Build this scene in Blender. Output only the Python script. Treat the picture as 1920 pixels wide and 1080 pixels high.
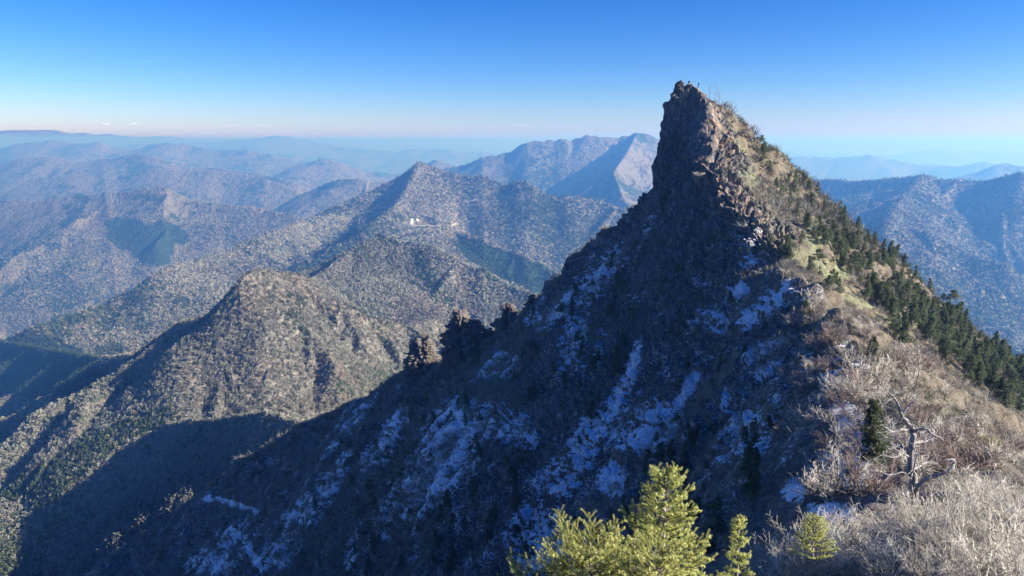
import bpy, bmesh, math, random
import numpy as np
from mathutils import Vector, Matrix
from mathutils.geometry import delaunay_2d_cdt

scene = bpy.context.scene
for o in list(bpy.data.objects):
    bpy.data.objects.remove(o)

# ------------------------------------------------------------------ camera, sky, sun, exposure
F = 1387.0                       # focal length in pixels of the 1920 px wide photograph
PITCH = math.radians(11.3)
CP, SP = math.cos(PITCH), math.sin(PITCH)
cam_data = bpy.data.cameras.new("camera")
cam_data.sensor_width = 36.0
cam_data.lens = 36.0 * F / 1920.0
cam_data.clip_start = 0.1
cam_data.clip_end = 400000.0
cam = bpy.data.objects.new("camera", cam_data)
scene.collection.objects.link(cam)
cam.location = (0, 0, 0)
cam.rotation_euler = (math.radians(90) - PITCH, 0, 0)
scene.camera = cam

SUN_EL = math.radians(26.5)
SUN_AZ = math.radians(104.0)       # clockwise from the view direction (+Y)
SKY_STRENGTH = 0.060
SUN_STRENGTH = 4.1

world = bpy.data.worlds.new("World")
scene.world = world
world.use_nodes = True
wt = world.node_tree
wt.nodes.clear()
wo = wt.nodes.new('ShaderNodeOutputWorld')
bg = wt.nodes.new('ShaderNodeBackground')
sky = wt.nodes.new('ShaderNodeTexSky')
sky.sky_type = 'NISHITA'
sky.sun_disc = False
sky.sun_elevation = SUN_EL
sky.sun_rotation = SUN_AZ
sky.altitude = 1900.0
sky.air_density = 1.0
sky.dust_density = 1.6
sky.ozone_density = 2.5
hsv = wt.nodes.new('ShaderNodeHueSaturation')
hsv.inputs['Hue'].default_value = 0.5
hsv.inputs['Saturation'].default_value = 1.22
tint = wt.nodes.new('ShaderNodeMixRGB'); tint.blend_type = 'MULTIPLY'; tint.inputs[0].default_value = 1.0
tint.inputs[2].default_value = (0.92, 1.0, 1.28, 1)
hsv.inputs['Value'].default_value = 1.0
wt.links.new(sky.outputs[0], tint.inputs[1]); wt.links.new(tint.outputs[0], hsv.inputs['Color'])
sepc = wt.nodes.new('ShaderNodeSeparateColor'); comb = wt.nodes.new('ShaderNodeCombineColor')
wt.links.new(hsv.outputs[0], sepc.inputs[0])
for ch, (ga, gn) in enumerate(((1.50, 1.20), (1.37, .88), (1.14, .75))):   # the camera's rendering of the blue
    m1 = wt.nodes.new('ShaderNodeMath'); m1.operation = 'MULTIPLY'; m1.inputs[1].default_value = 0.1115
    m2 = wt.nodes.new('ShaderNodeMath'); m2.operation = 'POWER'; m2.inputs[1].default_value = ga
    m3 = wt.nodes.new('ShaderNodeMath'); m3.operation = 'MULTIPLY'; m3.inputs[1].default_value = gn / 0.1115
    wt.links.new(sepc.outputs[ch], m1.inputs[0]); wt.links.new(m1.outputs[0], m2.inputs[0]); wt.links.new(m2.outputs[0], m3.inputs[0]); wt.links.new(m3.outputs[0], comb.inputs[ch])
wt.links.new(comb.outputs[0], bg.inputs[0])
bg.inputs[1].default_value = SKY_STRENGTH
wt.links.new(bg.outputs[0], wo.inputs[0])

sun_data = bpy.data.lights.new("sun", 'SUN')
sun_data.energy = SUN_STRENGTH
sun_data.angle = math.radians(0.5)
sun_data.color = (1.0, 0.94, 0.85)
sun = bpy.data.objects.new("sun", sun_data)
scene.collection.objects.link(sun)
SUN_DIR = Vector((math.sin(SUN_AZ) * math.cos(SUN_EL), math.cos(SUN_AZ) * math.cos(SUN_EL), math.sin(SUN_EL)))
sun.rotation_euler = (-SUN_DIR).to_track_quat('-Z', 'Y').to_euler()

scene.view_settings.view_transform = 'Standard'
scene.view_settings.look = 'None'
scene.view_settings.gamma = 1.0
scene.view_settings.exposure = 1.60
scene.cycles.seed = 3
scene.cycles.max_bounces = 4
scene.cycles.diffuse_bounces = 3
scene.cycles.volume_bounces = 0
scene.cycles.transparent_max_bounces = 8
scene.cycles.use_denoising = True

# ------------------------------------------------------------------ small helpers
def ray(px, py):
    """direction (x, 1, z) per metre of depth through a point of the photograph"""
    u = (540.0 - py) / F
    y = CP + u * SP
    return (px - 960.0) / F / y, (-SP + u * CP) / y

def pt(px, py, d):
    a, b = ray(px, py)
    return (a * d, d, b * d)

def _h(ix, iy, iz):
    n = (ix.astype(np.uint32) * np.uint32(374761393) + iy.astype(np.uint32) * np.uint32(668265263)
         + iz.astype(np.uint32) * np.uint32(2147483647 - 19))
    n = (n ^ (n >> np.uint32(13))) * np.uint32(1274126177)
    n = n ^ (n >> np.uint32(16))
    return (n & np.uint32(0xFFFFFF)).astype(np.float32) * np.float32(2.0 / 0xFFFFFF) - np.float32(1)

def vn3(x, y, z):
    """value noise -1..1"""
    x0 = np.floor(x); y0 = np.floor(y); z0 = np.floor(z)
    fx = (x - x0).astype(np.float32); fy = (y - y0).astype(np.float32); fz = (z - z0).astype(np.float32)
    fx = fx * fx * (3 - 2 * fx); fy = fy * fy * (3 - 2 * fy); fz = fz * fz * (3 - 2 * fz)
    x0 = x0.astype(np.int64); y0 = y0.astype(np.int64); z0 = z0.astype(np.int64)
    def L(a, b, t): return a + (b - a) * t
    r = []
    for k in (0, 1):
        a = L(_h(x0, y0, z0 + k), _h(x0 + 1, y0, z0 + k), fx)
        b = L(_h(x0, y0 + 1, z0 + k), _h(x0 + 1, y0 + 1, z0 + k), fx)
        r.append(L(a, b, fy))
    return L(r[0], r[1], fz)

def vn2(x, y, s=0):
    x0 = np.floor(x); y0 = np.floor(y)
    fx = (x - x0).astype(np.float32); fy = (y - y0).astype(np.float32)
    fx = fx * fx * (3 - 2 * fx); fy = fy * fy * (3 - 2 * fy)
    x0 = x0.astype(np.int64); y0 = y0.astype(np.int64); z0 = np.full_like(x0, s)
    a = _h(x0, y0, z0); b = _h(x0 + 1, y0, z0); c = _h(x0, y0 + 1, z0); d = _h(x0 + 1, y0 + 1, z0)
    a = a + (b - a) * fx; c = c + (d - c) * fx
    return a + (c - a) * fy

def fbm2(x, y, s=0, o=4, g=0.5):
    t = 0; a = 1.0; f = 1.0
    for k in range(o):
        t = t + a * vn2(x * f + 17.3 * k, y * f - 9.1 * k, s + k); a *= g; f *= 2.03
    return t

def fbm3(x, y, z, o=4, g=0.5):
    t = 0; a = 1.0; f = 1.0
    for k in range(o):
        t = t + a * vn3(x * f + 7.7 * k, y * f + 3.1 * k, z * f - 5.3 * k); a *= g; f *= 2.03
    return t

def ridged3(x, y, z, o=4, g=0.5):
    t = 0; a = 1.0; f = 1.0
    for k in range(o):
        t = t + a * (1 - 2 * np.abs(vn3(x * f + 7.7 * k, y * f + 3.1 * k, z * f - 5.3 * k))); a *= g; f *= 2.03
    return t

def worley3(x, y, z):
    """nearest-cell value and F2-F1"""
    x0 = np.floor(x).astype(np.int64); y0 = np.floor(y).astype(np.int64); z0 = np.floor(z).astype(np.int64)
    f1 = np.full(x.shape, 9.0, np.float32); f2 = f1.copy(); val = np.zeros(x.shape, np.float32); til = val.copy()
    for i in (-1, 0, 1):
        for j in (-1, 0, 1):
            for k in (-1, 0, 1):
                cx = x0 + i; cy = y0 + j; cz = z0 + k
                ax = cx + 0.5 + 0.45 * _h(cx, cy, cz); ay = cy + 0.5 + 0.45 * _h(cx + 57, cy, cz); az = cz + 0.5 + 0.45 * _h(cx, cy + 91, cz)
                d = np.sqrt((ax - x) ** 2 + (ay - y) ** 2 + (az - z) ** 2).astype(np.float32)
                v = _h(cx, cy, cz + 131)
                m = d < f1
                tl = ((x - ax) * _h(cx, cy + 7, cz) + (y - ay) * _h(cx + 13, cy, cz) + (z - az) * _h(cx, cy, cz + 29)).astype(np.float32)
                til = np.where(m, tl, til)
                f2 = np.where(m, f1, np.minimum(f2, d)); val = np.where(m, v, val); f1 = np.where(m, d, f1)
    return val * .6 + til * 1.3, f2 - f1

def sstep(a, b, x):
    t = np.clip((x - a) / (b - a), 0, 1)
    return t * t * (3 - 2 * t)

def mesh_obj(name, co, faces, mat, parent=None, smooth=True, attrs=None, mats=None, fmat=None):
    """co (n,3), faces (m,k) array (k = 3 or 4) -> one linked mesh object"""
    me = bpy.data.meshes.new(name)
    co = np.ascontiguousarray(co, dtype=np.float32); faces = np.ascontiguousarray(faces, dtype=np.int32)
    k = faces.shape[1]
    me.vertices.add(len(co)); me.vertices.foreach_set('co', co.ravel())
    me.loops.add(faces.size); me.loops.foreach_set('vertex_index', faces.ravel())
    me.polygons.add(len(faces))
    me.polygons.foreach_set('loop_start', np.arange(0, faces.size, k, dtype=np.int32))
    me.polygons.foreach_set('loop_total', np.full(len(faces), k, np.int32))
    if smooth:
        me.polygons.foreach_set('use_smooth', np.ones(len(faces), bool))
    for m in (mats or [mat]):
        me.materials.append(m)
    if fmat is not None:
        me.polygons.foreach_set('material_index', np.ascontiguousarray(fmat, dtype=np.int32))
    me.update(calc_edges=True)
    for n, a in (attrs or {}).items():
        a = np.ascontiguousarray(a, dtype=np.float32)
        if a.ndim == 1:
            at = me.attributes.new(n, 'FLOAT', 'POINT'); at.data.foreach_set('value', a)
        else:
            at = me.attributes.new(n, 'FLOAT_COLOR', 'POINT')
            at.data.foreach_set('color', np.concatenate([a, np.ones((len(a), 1), np.float32)], 1).ravel())
    o = bpy.data.objects.new(name, me)
    scene.collection.objects.link(o)
    if parent is not None: o.parent = parent
    return o

def tag(o, label=None, cat=None, group=None, kind=None):
    if label: o['label'] = label
    if cat: o['category'] = cat
    if group: o['group'] = group
    if kind: o['kind'] = kind
    return o

def empty(name, loc, label, cat, group=None, rz=0.0):
    o = bpy.data.objects.new(name, None); scene.collection.objects.link(o)
    o.location = loc; o.rotation_euler = (0, 0, rz); o.empty_display_size = 0.3
    return tag(o, label, cat, group)

def grid_faces(nr, nc):
    i = np.arange(nr * nc, dtype=np.int32).reshape(nr, nc)
    return np.stack([i[:-1, :-1], i[:-1, 1:], i[1:, 1:], i[1:, :-1]], -1).reshape(-1, 4)

# ---- material builder
class NT:
    def __init__(s, name):
        s.m = bpy.data.materials.new(name); s.m.use_nodes = True
        s.t = s.m.node_tree; s.b = s.t.nodes['Principled BSDF']
        s.b.inputs['Roughness'].default_value = 0.9
        s.b.inputs['Specular IOR Level'].default_value = 0.2
    def n(s, typ, **kw):
        nd = s.t.nodes.new('ShaderNode' + typ)
        for k, v in kw.items():
            if hasattr(nd, k): setattr(nd, k, v)
            else: s.i(nd, k, v)
        return nd
    def i(s, nd, k, v):
        inp = nd.inputs[int(k[1:])] if k[0] == 'i' and k[1:].isdigit() else nd.inputs[k]
        if hasattr(v, 'is_linked') or isinstance(v, bpy.types.NodeSocket): s.t.links.new(v, inp)
        elif isinstance(v, tuple) and len(v) == 3 and inp.type == 'RGBA': inp.default_value = (*v, 1)
        else: inp.default_value = v
    def noise(s, scale, detail=3, rough=0.55, vec=None, dist=0.0):
        nd = s.n('TexNoise', Scale=scale, Detail=detail, Roughness=rough, Distortion=dist)
        s.i(nd, 'Vector', vec if vec is not None else s.pos())
        return nd.outputs['Fac']
    def pos(s):
        if not hasattr(s, '_p'): s._p = s.t.nodes.new('ShaderNodeNewGeometry')
        return s._p.outputs['Position']
    def normal(s):
        s.pos(); return s._p.outputs['Normal']
    def ramp(s, fac, a, b, c0=(0, 0, 0), c1=(1, 1, 1)):
        nd = s.n('ValToRGB'); nd.color_ramp.elements[0].position = a; nd.color_ramp.elements[1].position = b
        nd.color_ramp.elements[0].color = (*c0, 1); nd.color_ramp.elements[1].color = (*c1, 1)
        s.t.links.new(fac, nd.inputs[0]); return nd.outputs[0]
    def mix(s, fac, a, b, mode='MIX'):
        nd = s.n('MixRGB', blend_type=mode)
        s.i(nd, 'i0', fac); s.i(nd, 'i1', a); s.i(nd, 'i2', b); return nd.outputs[0]
    def math(s, op, a, b=0.0):
        nd = s.n('Math', operation=op); s.i(nd, 'i0', a); s.i(nd, 'i1', b); return nd.outputs[0]
    def attr(s, name):
        nd = s.n('Attribute'); nd.attribute_name = name; return nd
    def bump(s, h, strength=0.5, dist=0.3):
        nd = s.n('Bump', Strength=strength, Distance=dist); s.i(nd, 'Height', h)
        s.t.links.new(nd.outputs[0], s.b.inputs['Normal'])
    def color(s, c): s.i(s.b, 'Base Color', c)
# ------------------------------------------------------------------ mid and far mountains
# every ridge: crest points (photo x, photo y, depth in metres); spurs fall from it on both sides
MAIN = [
 # name, points, flank slope, spur spacing, spur length, sides
 ('A0', [(452,520,790),(466,516,800),(484,512,810),(505,515,830),(533,518,860),(561,521,890),(585,524,910),(610,538,925),(645,568,950),(690,608,985),(735,652,1030),(800,710,1100)], .80, 80, 260),
 ('A1', [(466,516,800),(440,532,860),(395,575,900),(340,600,960),(300,628,1030),(250,655,1120),(180,662,1300),(90,650,1600),(0,628,1900),(-120,600,2200)], .70, 110, 260),
 ('A2', [(505,516,830),(480,560,790),(455,590,765),(430,600,750),(400,640,740),(340,672,750),(270,688,790),(190,715,840),(100,752,900),(0,800,960),(-120,860,1020)], .78, 80, 170),
 ('Q',  [(850,674,330),(800,690,372),(760,684,430),(700,690,450),(640,700,480),(560,722,520),(480,748,560),(400,772,600),(340,790,640),(270,795,700),(190,820,740),(110,870,770),(40,905,820),(-80,960,900)], .74, 70, 200),
 ('AB', [(560,548,930),(575,538,1080),(592,522,1300),(620,500,1450)], .6, 150, 200),
 ('B',  [(592,524,1300),(622,500,1400),(655,465,1480),(710,432,1560),(760,443,1570),(810,460,1560),(860,482,1540),(905,497,1520),(950,520,1500),(1000,548,1480),(1060,590,1450)], .72, 150, 460),
 ('BC', [(655,470,1480),(690,455,1750),(740,432,2150),(800,428,2400),(850,424,2600)], .45, 260, 350),
 ('C0', [(785,298,3500),(762,312,3480),(742,332,3470),(722,352,3400),(690,374,3300),(640,392,3150),(590,408,3000),(540,432,2850),(470,452,2600),(390,470,2400),(330,492,2200),(250,535,2050),(160,575,1950),(60,610,1900),(-80,650,1900)], .50, 330, 650),
 ('C1', [(785,298,3500),(812,312,3480),(840,320,3450),(875,320,3420),(905,322,3380),(950,330,3300),(975,330,3250),(1000,345,3200),(1060,366,3150),(1130,385,3100),(1180,400,3000),(1230,425,2900)], .62, 330, 700),
 ('C2', [(785,302,3480),(768,340,3200),(742,375,2950),(712,400,2700),(690,420,2500)], .55, 200, 300),
 ('C3', [(830,425,2600),(880,432,2500),(930,445,2450),(980,470,2400),(1030,498,2350),(1080,530,2250)], .6, 200, 420),
 ('D',  [(-200,380,5200),(-80,372,5000),(0,366,4900),(60,372,4800),(130,360,4700),(200,352,4600),(260,349,4500),(310,348,4450),(360,364,4400),(430,380,4300),(500,398,4200),(560,408,4100),(620,425,4000)], .55, 480, 1500),
 ('E',  [(-300,310,9200),(-120,305,9000),(0,300,8800),(50,290,8700),(95,286,8600),(140,296,8500),(190,290,8400),(250,282,8300),(290,290,8200),(330,302,8100),(400,306,8000),(450,322,7800),(500,334,7600),(560,345,7400),(610,372,7200),(650,395,7000)], .50, 800, 1700),
 ('E2', [(60,330,7400),(140,318,7300),(220,320,7200),(330,312,7100),(400,310,7000),(450,326,6900),(510,344,6700),(560,360,6500),(590,390,6300)], .50, 600, 1100),
 ('F',  [(-400,300,14000),(-200,282,13500),(0,272,13200),(50,262,13100),(100,257,13000),(135,262,12900),(180,257,12800),(205,268,12700),(250,276,12600),(300,266,12500),(345,262,12400),(400,274,12200),(470,286,12000),(540,300,11800),(600,306,11600),(700,314,11500),(760,318,11300),(830,322,11200)], .46, 1300, 2500),
 ('P1', [(520,330,9900),(560,310,9800),(600,295,9700),(640,300,9600),(690,318,9500),(740,330,9400)], .48, 900, 1500),
 ('P2', [(520,395,6000),(560,368,5900),(600,346,5800),(640,330,5700),(672,328,5650),(700,332,5600),(716,330,5600),(735,345,5500),(790,352,5400)], .58, 450, 900),
 ('P3', [(780,312,9000),(818,297,8900),(850,305,8800),(900,312,8700)], .5, 900, 1400),
 ('G',  [(-500,262,26000),(-100,272,25500),(200,268,25000),(300,266,24500),(360,259,24000),(420,261,24000),(470,264,23800),(520,257,23600),(570,262,23400),(640,270,23000),(700,273,22800),(745,276,22600),(772,272,22500),(800,277,22400),(870,277,22200),(930,277,22000),(1000,282,22000),(1300,284,22000)], .4, 2500, 4000),
 ('G2', [(-600,246,52000),(0,243,50000),(100,242,50000),(220,250,50000),(330,256,50000)], .3, 6000, 7000),  # crest standing in for the hazy band above the left horizon
 ('H',  [(790,330,6600),(830,314,6500),(870,300,6400),(905,287,6300),(940,274,6250),(985,262,6200),(1030,254,6150),(1058,256,6100),(1070,262,6100),(1100,257,6050),(1125,261,6000),(1160,262,6000),(1195,249,5950),(1215,250,5950),(1245,263,6000),(1300,290,6100),(1400,320,6300),(1500,350,6500)], .60, 330, 1300),
 ('H2', [(1195,249,5950),(1175,290,5300),(1150,330,4700),(1168,372,4200),(1188,400,3900)], .7, 130, 520),
 ('I',  [(1480,350,4300),(1530,340,4100),(1600,344,3900),(1655,335,3750),(1690,330,3700),(1712,322,3650),(1733,320,3600),(1760,331,3550),(1800,326,3500),(1840,326,3450),(1870,325,3400),(1900,316,3350),(1940,308,3300),(2040,300,3200),(2200,330,3100)], .62, 330, 900),
 ('I2', [(1733,320,3600),(1690,370,3000),(1660,430,2500),(1690,500,2150),(1740,570,1900)], .62, 260, 350),
 ('J',  [(1740,345,9600),(1790,325,9400),(1830,312,9200),(1870,300,9000),(1890,297,9000),(1920,305,9000),(1980,318,9000),(2100,330,9000)], .45, 1000, 1800),
 ('K',  [(1440,300,15500),(1500,293,15000),(1560,300,14800),(1600,296,14600),(1632,291,14500),(1660,298,14400),(1700,300,14300),(1760,306,14000),(1800,304,13600),(1830,296,13500),(1845,293,13500),(1870,301,13500),(1940,306,13400),(2200,320,13400)], .42, 1800, 2600),
 ('L',  [(1300,284,42000),(1480,283,40000),(1600,291,38000),(1680,288,37000),(1730,281,36000),(1768,276,36000),(1830,282,36000),(1890,284,36000),(1950,290,36000),(2200,288,36000)], .3, 6000, 6000),
]
VALLEY = 950.0
rng = random.Random(11)
segs = []        # (p0, p1, flank slope, level)

def path_len(P):
    return [math.dist(P[i][:2], P[i + 1][:2]) for i in range(len(P) - 1)]

def add_path(P, slope, level, reach):
    for a, b in zip(P[:-1], P[1:]):
        segs.append((a, b, slope, level, reach))

def spur(p, ang, length, slope, level, scale):
    """a descending crest leaving p"""
    x, y, z = p
    n = max(3, int(length / max(scale * 0.30, 14, .006 * y)))
    st = length / n
    P = [(x, y, z)]
    drop0 = 0.50 + rng.uniform(-.08, .14)
    if level == 2: drop0 += 0.10
    for k in range(n):
        ang += rng.uniform(-.22, .22)
        t = (k + .5) / n
        g = drop0 * (1.15 - 0.55 * t) * (0.55 + 0.9 * rng.random())
        if k == 0: g *= 1.15
        x += math.cos(ang) * st; y += math.sin(ang) * st; z -= g * st
        P.append((x, y, z))
    add_path(P, slope * (1.0 + .12 * level), level, max(50.0, scale * 1.5))
    if level < 3 and length > max(60, .022 * y):
        sp = scale * (.42 if level == 1 else .40)
        s = sp * rng.uniform(.4, .9); side = rng.choice((-1, 1)); total = st * n
        while s < total * .92:
            k = min(int(s / st), n - 1); t = s / st - k
            q = tuple(P[k][i] + (P[k + 1][i] - P[k][i]) * t for i in range(3))
            da = math.atan2(P[k + 1][1] - P[k][1], P[k + 1][0] - P[k][0])
            spur(q, da + side * rng.uniform(.75, 1.15), length * rng.uniform(.28, .5) * (1 - .4 * s / total), slope, level + 1, scale * .45)
            side = -side; s += sp * rng.uniform(.6, 1.3) * .6

ONE_SIDE = {'Q': -1}
for name, pts, slope, spacing, length in MAIN:
    P = [pt(*q) for q in pts]
    add_path(P, slope, 0, 900.0 if P[0][1] < 6000 else 2400.0)
    L = path_len(P)
    s = spacing * rng.uniform(.2, .8); side = 1; total = sum(L)
    while s < total:
        k = 0; r = s
        while r > L[k] and k < len(L) - 1:
            r -= L[k]; k += 1
        t = min(r / L[k], 1)
        q = tuple(P[k][i] + (P[k + 1][i] - P[k][i]) * t for i in range(3))
        da = math.atan2(P[k + 1][1] - P[k][1], P[k + 1][0] - P[k][0])
        k_ = 1.0
        if ONE_SIDE.get(name, side) != side:
            side = -side; s += spacing * .4; continue
        spur((q[0], q[1], q[2] - 2), da + side * rng.uniform(1.1, 1.75), k_ * length * rng.uniform(.7, 1.25), slope, 1, spacing)
        side = -side; s += spacing * rng.uniform(.3, .6)

NC, NR = 1150, 1500
A = np.linspace(-1.02, 1.02, NC)
R0, R1 = 300.0, 120000.0
# rows: denser over the first few kilometres
lr = np.concatenate([np.linspace(math.log(R0), math.log(4000), 850, endpoint=False), np.linspace(math.log(4000), math.log(R1), NR - 850)])
R = np.exp(lr)
GX = (R[:, None] * A[None, :]).astype(np.float64)
GY = np.repeat(R[:, None], NC, 1)

def ridge_height(X, Y, Aax, Rax):
    H = np.full(X.shape, -4000.0, np.float32)
    wx = X + 0.0; wy = Y
    for (p0, p1, sl, lv, reach) in segs:
        y0 = min(p0[1], p1[1]) - reach; y1 = max(p0[1], p1[1]) + reach
        r0 = np.searchsorted(Rax, max(y0, Rax[0])); r1 = np.searchsorted(Rax, y1)
        if r1 <= r0: continue
        x0 = min(p0[0], p1[0]) - reach; x1 = max(p0[0], p1[0]) + reach
        ya = max(y0, Rax[0]); yb = y1
        a0 = min(x0 / ya, x0 / yb); a1 = max(x1 / ya, x1 / yb)
        c0 = np.searchsorted(Aax, a0); c1 = np.searchsorted(Aax, a1)
        if c1 <= c0: continue
        x = wx[r0:r1, c0:c1]; y = wy[r0:r1, c0:c1]
        dx, dy = p1[0] - p0[0], p1[1] - p0[1]
        L2 = dx * dx + dy * dy + 1e-6
        t = np.clip(((x - p0[0]) * dx + (y - p0[1]) * dy) / L2, 0, 1)
        d = np.hypot(x - (p0[0] + t * dx), y - (p0[1] + t * dy))
        k = VALLEY
        h = p0[2] + (p1[2] - p0[2]) * t - (d * sl * (1 + 30 / (d + 60)) if True else 0)
        np.maximum(H[r0:r1, c0:c1], h.astype(np.float32), out=H[r0:r1, c0:c1])
    return H

def far_height(X, Y, Aax, Rax):
    H = ridge_height(X, Y, Aax, Rax)
    # valley floors and the plain far out
    sc = np.clip(Y / 3000.0, .35, 6)
    floor = -560 - 0.16 * np.minimum(Y, 6000) - 40 * fbm2(X / 900, Y / 900, 3, 3) - .004 * np.clip(Y - 20000, 0, 60000)
    floor = np.where(Y > 12000, np.maximum(floor, -1500 - 0 * Y), floor)
    k = 40.0
    m = np.maximum(H, floor)
    H = m + k * np.log(np.exp((H - m) / k) + np.exp((floor - m) / k)) - 0
    # gullies and roughness
    amp = np.clip(Y / 1500.0, .5, 5)
    w = np.clip(Y / 700.0, .6, 40)
    wx = X / (110 * w); wy = Y / (110 * w)
    H = H + 7.5 * w ** .8 * fbm2(wx, wy, 20, 3, .5) - 5.5 * w ** .8 * np.abs(fbm2(wx * 2.7, wy * 2.7, 40, 2, .5))
    return H

FZ = far_height(GX, GY, A, R)
# below the near massif the same ground is covered by its own finer sheet: keep this one under it
NEAR_SINK = sstep(620, 430, GY) * sstep(-0.62, -0.30, A[None, :] + 0 * GY) * 60 + sstep(420, 330, GY) * 60
FZ = FZ - NEAR_SINK

def far_z(x, y):
    """height of the far sheet at world points (bilinear)"""
    x = np.asarray(x, float); y = np.asarray(y, float)
    ri = np.interp(np.log(y), lr, np.arange(NR)); ci = np.interp(x / y, A, np.arange(NC))
    r = np.clip(ri.astype(int), 0, NR - 2); c = np.clip(ci.astype(int), 0, NC - 2)
    fr = ri - r; fc = ci - c
    return (FZ[r, c] * (1 - fr) * (1 - fc) + FZ[r + 1, c] * fr * (1 - fc) + FZ[r, c + 1] * (1 - fr) * fc + FZ[r + 1, c + 1] * fr * fc)
# ------------------------------------------------------------------ near massif: control points -> triangulated base -> fine sheet
CPTS = []; CEDGE = []
def line(pts, edge=True):
    i0 = len(CPTS)
    for q in pts: CPTS.append(pt(*q))
    if edge: CEDGE.extend((i, i + 1) for i in range(i0, len(CPTS) - 1))
def world_pts(pts): CPTS.extend(pts)

# crest of the knife ridge, from the summit back to the viewer's hill
KCREST = [(1278,154,211),(1292,149,210),(1311,166,207),(1332,205,202),(1347,238,198),(1335,275,192),(1316,300,187),(1338,322,182),
          (1356,348,176),(1374,375,170),(1400,395,165),(1426,412,160),(1440,432,156),(1446,465,150),(1455,490,144),
          (1480,512,136),(1515,535,126),(1548,556,117),(1580,590,105),(1610,630,92),(1640,690,76),(1662,760,57),(1668,830,43),(1650,900,30),(1600,965,19)]
line(KCREST)
# left outline of the summit tower and foot of the cliff
line([(1262,174,213),(1252,190,213),(1242,212,212),(1239,250,209.5),(1238,290,207),(1239,330,204.5),(1237,350,203)], False)
line([(1229,364,200),(1227,363,207),(1226,362,214),(1226,361,221)], False)
line([(1300,215,205),(1305,262,198),(1272,300,200),(1275,240,206),(1268,350,194),(1300,335,188)], False)
# shaded north-west face
for row in ([(1215,392,222),(1240,385,203),(1282,380,186),(1345,384,173)],
            [(1180,450,224),(1222,450,198),(1300,450,175),(1400,452,158)],
            [(1080,550,240),(1180,550,200),(1262,550,172),(1380,550,145),(1452,540,137)],
            [(960,650,257),(1080,650,212),(1190,650,176),(1330,650,140),(1470,650,112),(1560,640,98)],
            [(750,750,300),(850,750,256),(1000,750,203),(1150,750,162),(1300,750,127),(1450,750,96),(1580,750,72)],
            [(540,860,362),(650,850,296),(800,850,230),(950,850,182),(1100,850,147),(1250,850,113),(1400,850,84),(1530,850,59)],
            [(500,950,330),(650,950,262),(800,950,208),(950,950,164),(1100,950,128),(1230,950,98),(1350,950,69),(1480,940,42)],
            [(280,1080,388),(400,1080,328),(560,1080,256),(750,1080,196),(900,1080,154),(960,1080,138),(1080,1080,106),(1180,1080,78),(1280,1080,52),(1380,1080,28)],
            [(200,1180,360),(400,1180,290),(700,1180,185),(900,1180,132),(1100,1180,80),(1280,1180,38),(1400,1180,19)]):
    line(row, False)
# north ridge, falling away to the lower left, with three notches (the pinnacles are rocks of their own)
NCREST = [(1222,361,228),(1200,376,236),(1180,395,241),(1160,415,245),(1130,442,250),(1100,468,256),(1065,498,263),(1030,524,270),(1000,552,277),
          (978,585,284),(940,622,292),(905,640,298),(870,655,303),(838,666,310),(800,664,322),(765,690,332),(720,728,342),(680,748,352),(640,762,362),(590,787,374),
          (545,812,386),(500,836,400),(450,872,412),(400,912,424),(350,948,432),(300,985,440),(250,1018,446),(200,1052,450),(150,1088,454),(60,1150,460)]
line(NCREST)
for q in NCREST:
    x, y, z = pt(*q)
    k = 1.0 if q[0] > 850 else 1.25
    if q[0] < 770: world_pts([(x - 3.5, y - 8.5, z - 2.2)])
    world_pts([(x - 30 * k, y + 34 * k, z - 40 * k), (x - 75 * k, y + 85 * k, z - 100 * k)])
# right flank: its outer crest (behind it the ground falls away)
SCREST = [(1310,166,211),(1335,178,213),(1360,194,214),(1400,228,216),(1440,266,216),(1480,303,216),(1520,340,215),(1560,376,214),(1605,415,211),(1650,455,208),
          (1700,502,204),(1750,548,200),(1800,592,195),(1850,630,190),(1920,686,182),(2050,795,172),(2200,930,160)]
line(SCREST)
for q in SCREST[2:]:
    x, y, z = pt(*q)
    world_pts([(x + 30, y + 36, z - 42), (x + 70, y + 95, z - 115)])
world_pts([(47, 219, -4), (45.5, 226, -14), (55, 232, -10), (30, 262, -45), (25, 300, -95)])
for row in ([(1400,300,200),(1440,330,202)], [(1420,370,178),(1480,370,190),(1520,390,200)],
            [(1490,430,160),(1560,440,176),(1610,460,192)], [(1500,480,147),(1580,500,158),(1680,530,182)],
            [(1560,535,126),(1650,580,140),(1750,600,165)], [(1620,610,100),(1700,640,115),(1800,680,138),(1880,700,160)],
            [(1690,700,82),(1770,740,95),(1850,770,105),(1940,800,120),(2100,900,130)], [(1740,790,60),(1820,810,66),(1910,840,66),(2080,950,70)],
            [(1740,870,40),(1830,890,38),(1930,900,36),(2150,1000,36)], [(1680,950,22),(1800,960,20),(1920,970,18),(2150,1050,18)]):
    line(row, False)
# the viewer's own hill
world_pts([(0, 0, -1.7), (1.5, 2.5, -2.6), (-3, 0, -2.6), (3, -3, -1.5), (-2, -6, -2.2), (6, 2, -2.8), (0, 5, -4.6), (3, 7, -5.3), (6.5, 10, -6.6), (9, 15, -9.3),
           (12, 6, -5.0), (20, 10, -8.5), (10, -6, -3), (30, -8, -14), (40, 12, -22), (60, 30, -38), (60, -14, -38), (-4, 6, -9), (0, 10, -9.5), (-9, 3, -9), (-8, -8, -7), (-14, 10, -20),
           (-5, 14, -17), (2, 18, -15.5), (-20, -14, -18), (-30, 15, -36), (-60, 5, -62), (-60, 60, -88), (-110, 120, -140), (-180, 220, -205), (-260, 330, -262), (-340, 420, -300),
           (0, -14, -3), (110, 60, -75), (150, 120, -95), (200, 180, -130)])
P2 = [Vector((p[0], p[1])) for p in CPTS]
vo, eo, fo, ov, oe, of = delaunay_2d_cdt(P2, CEDGE, [], 0, 1e-4)
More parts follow.
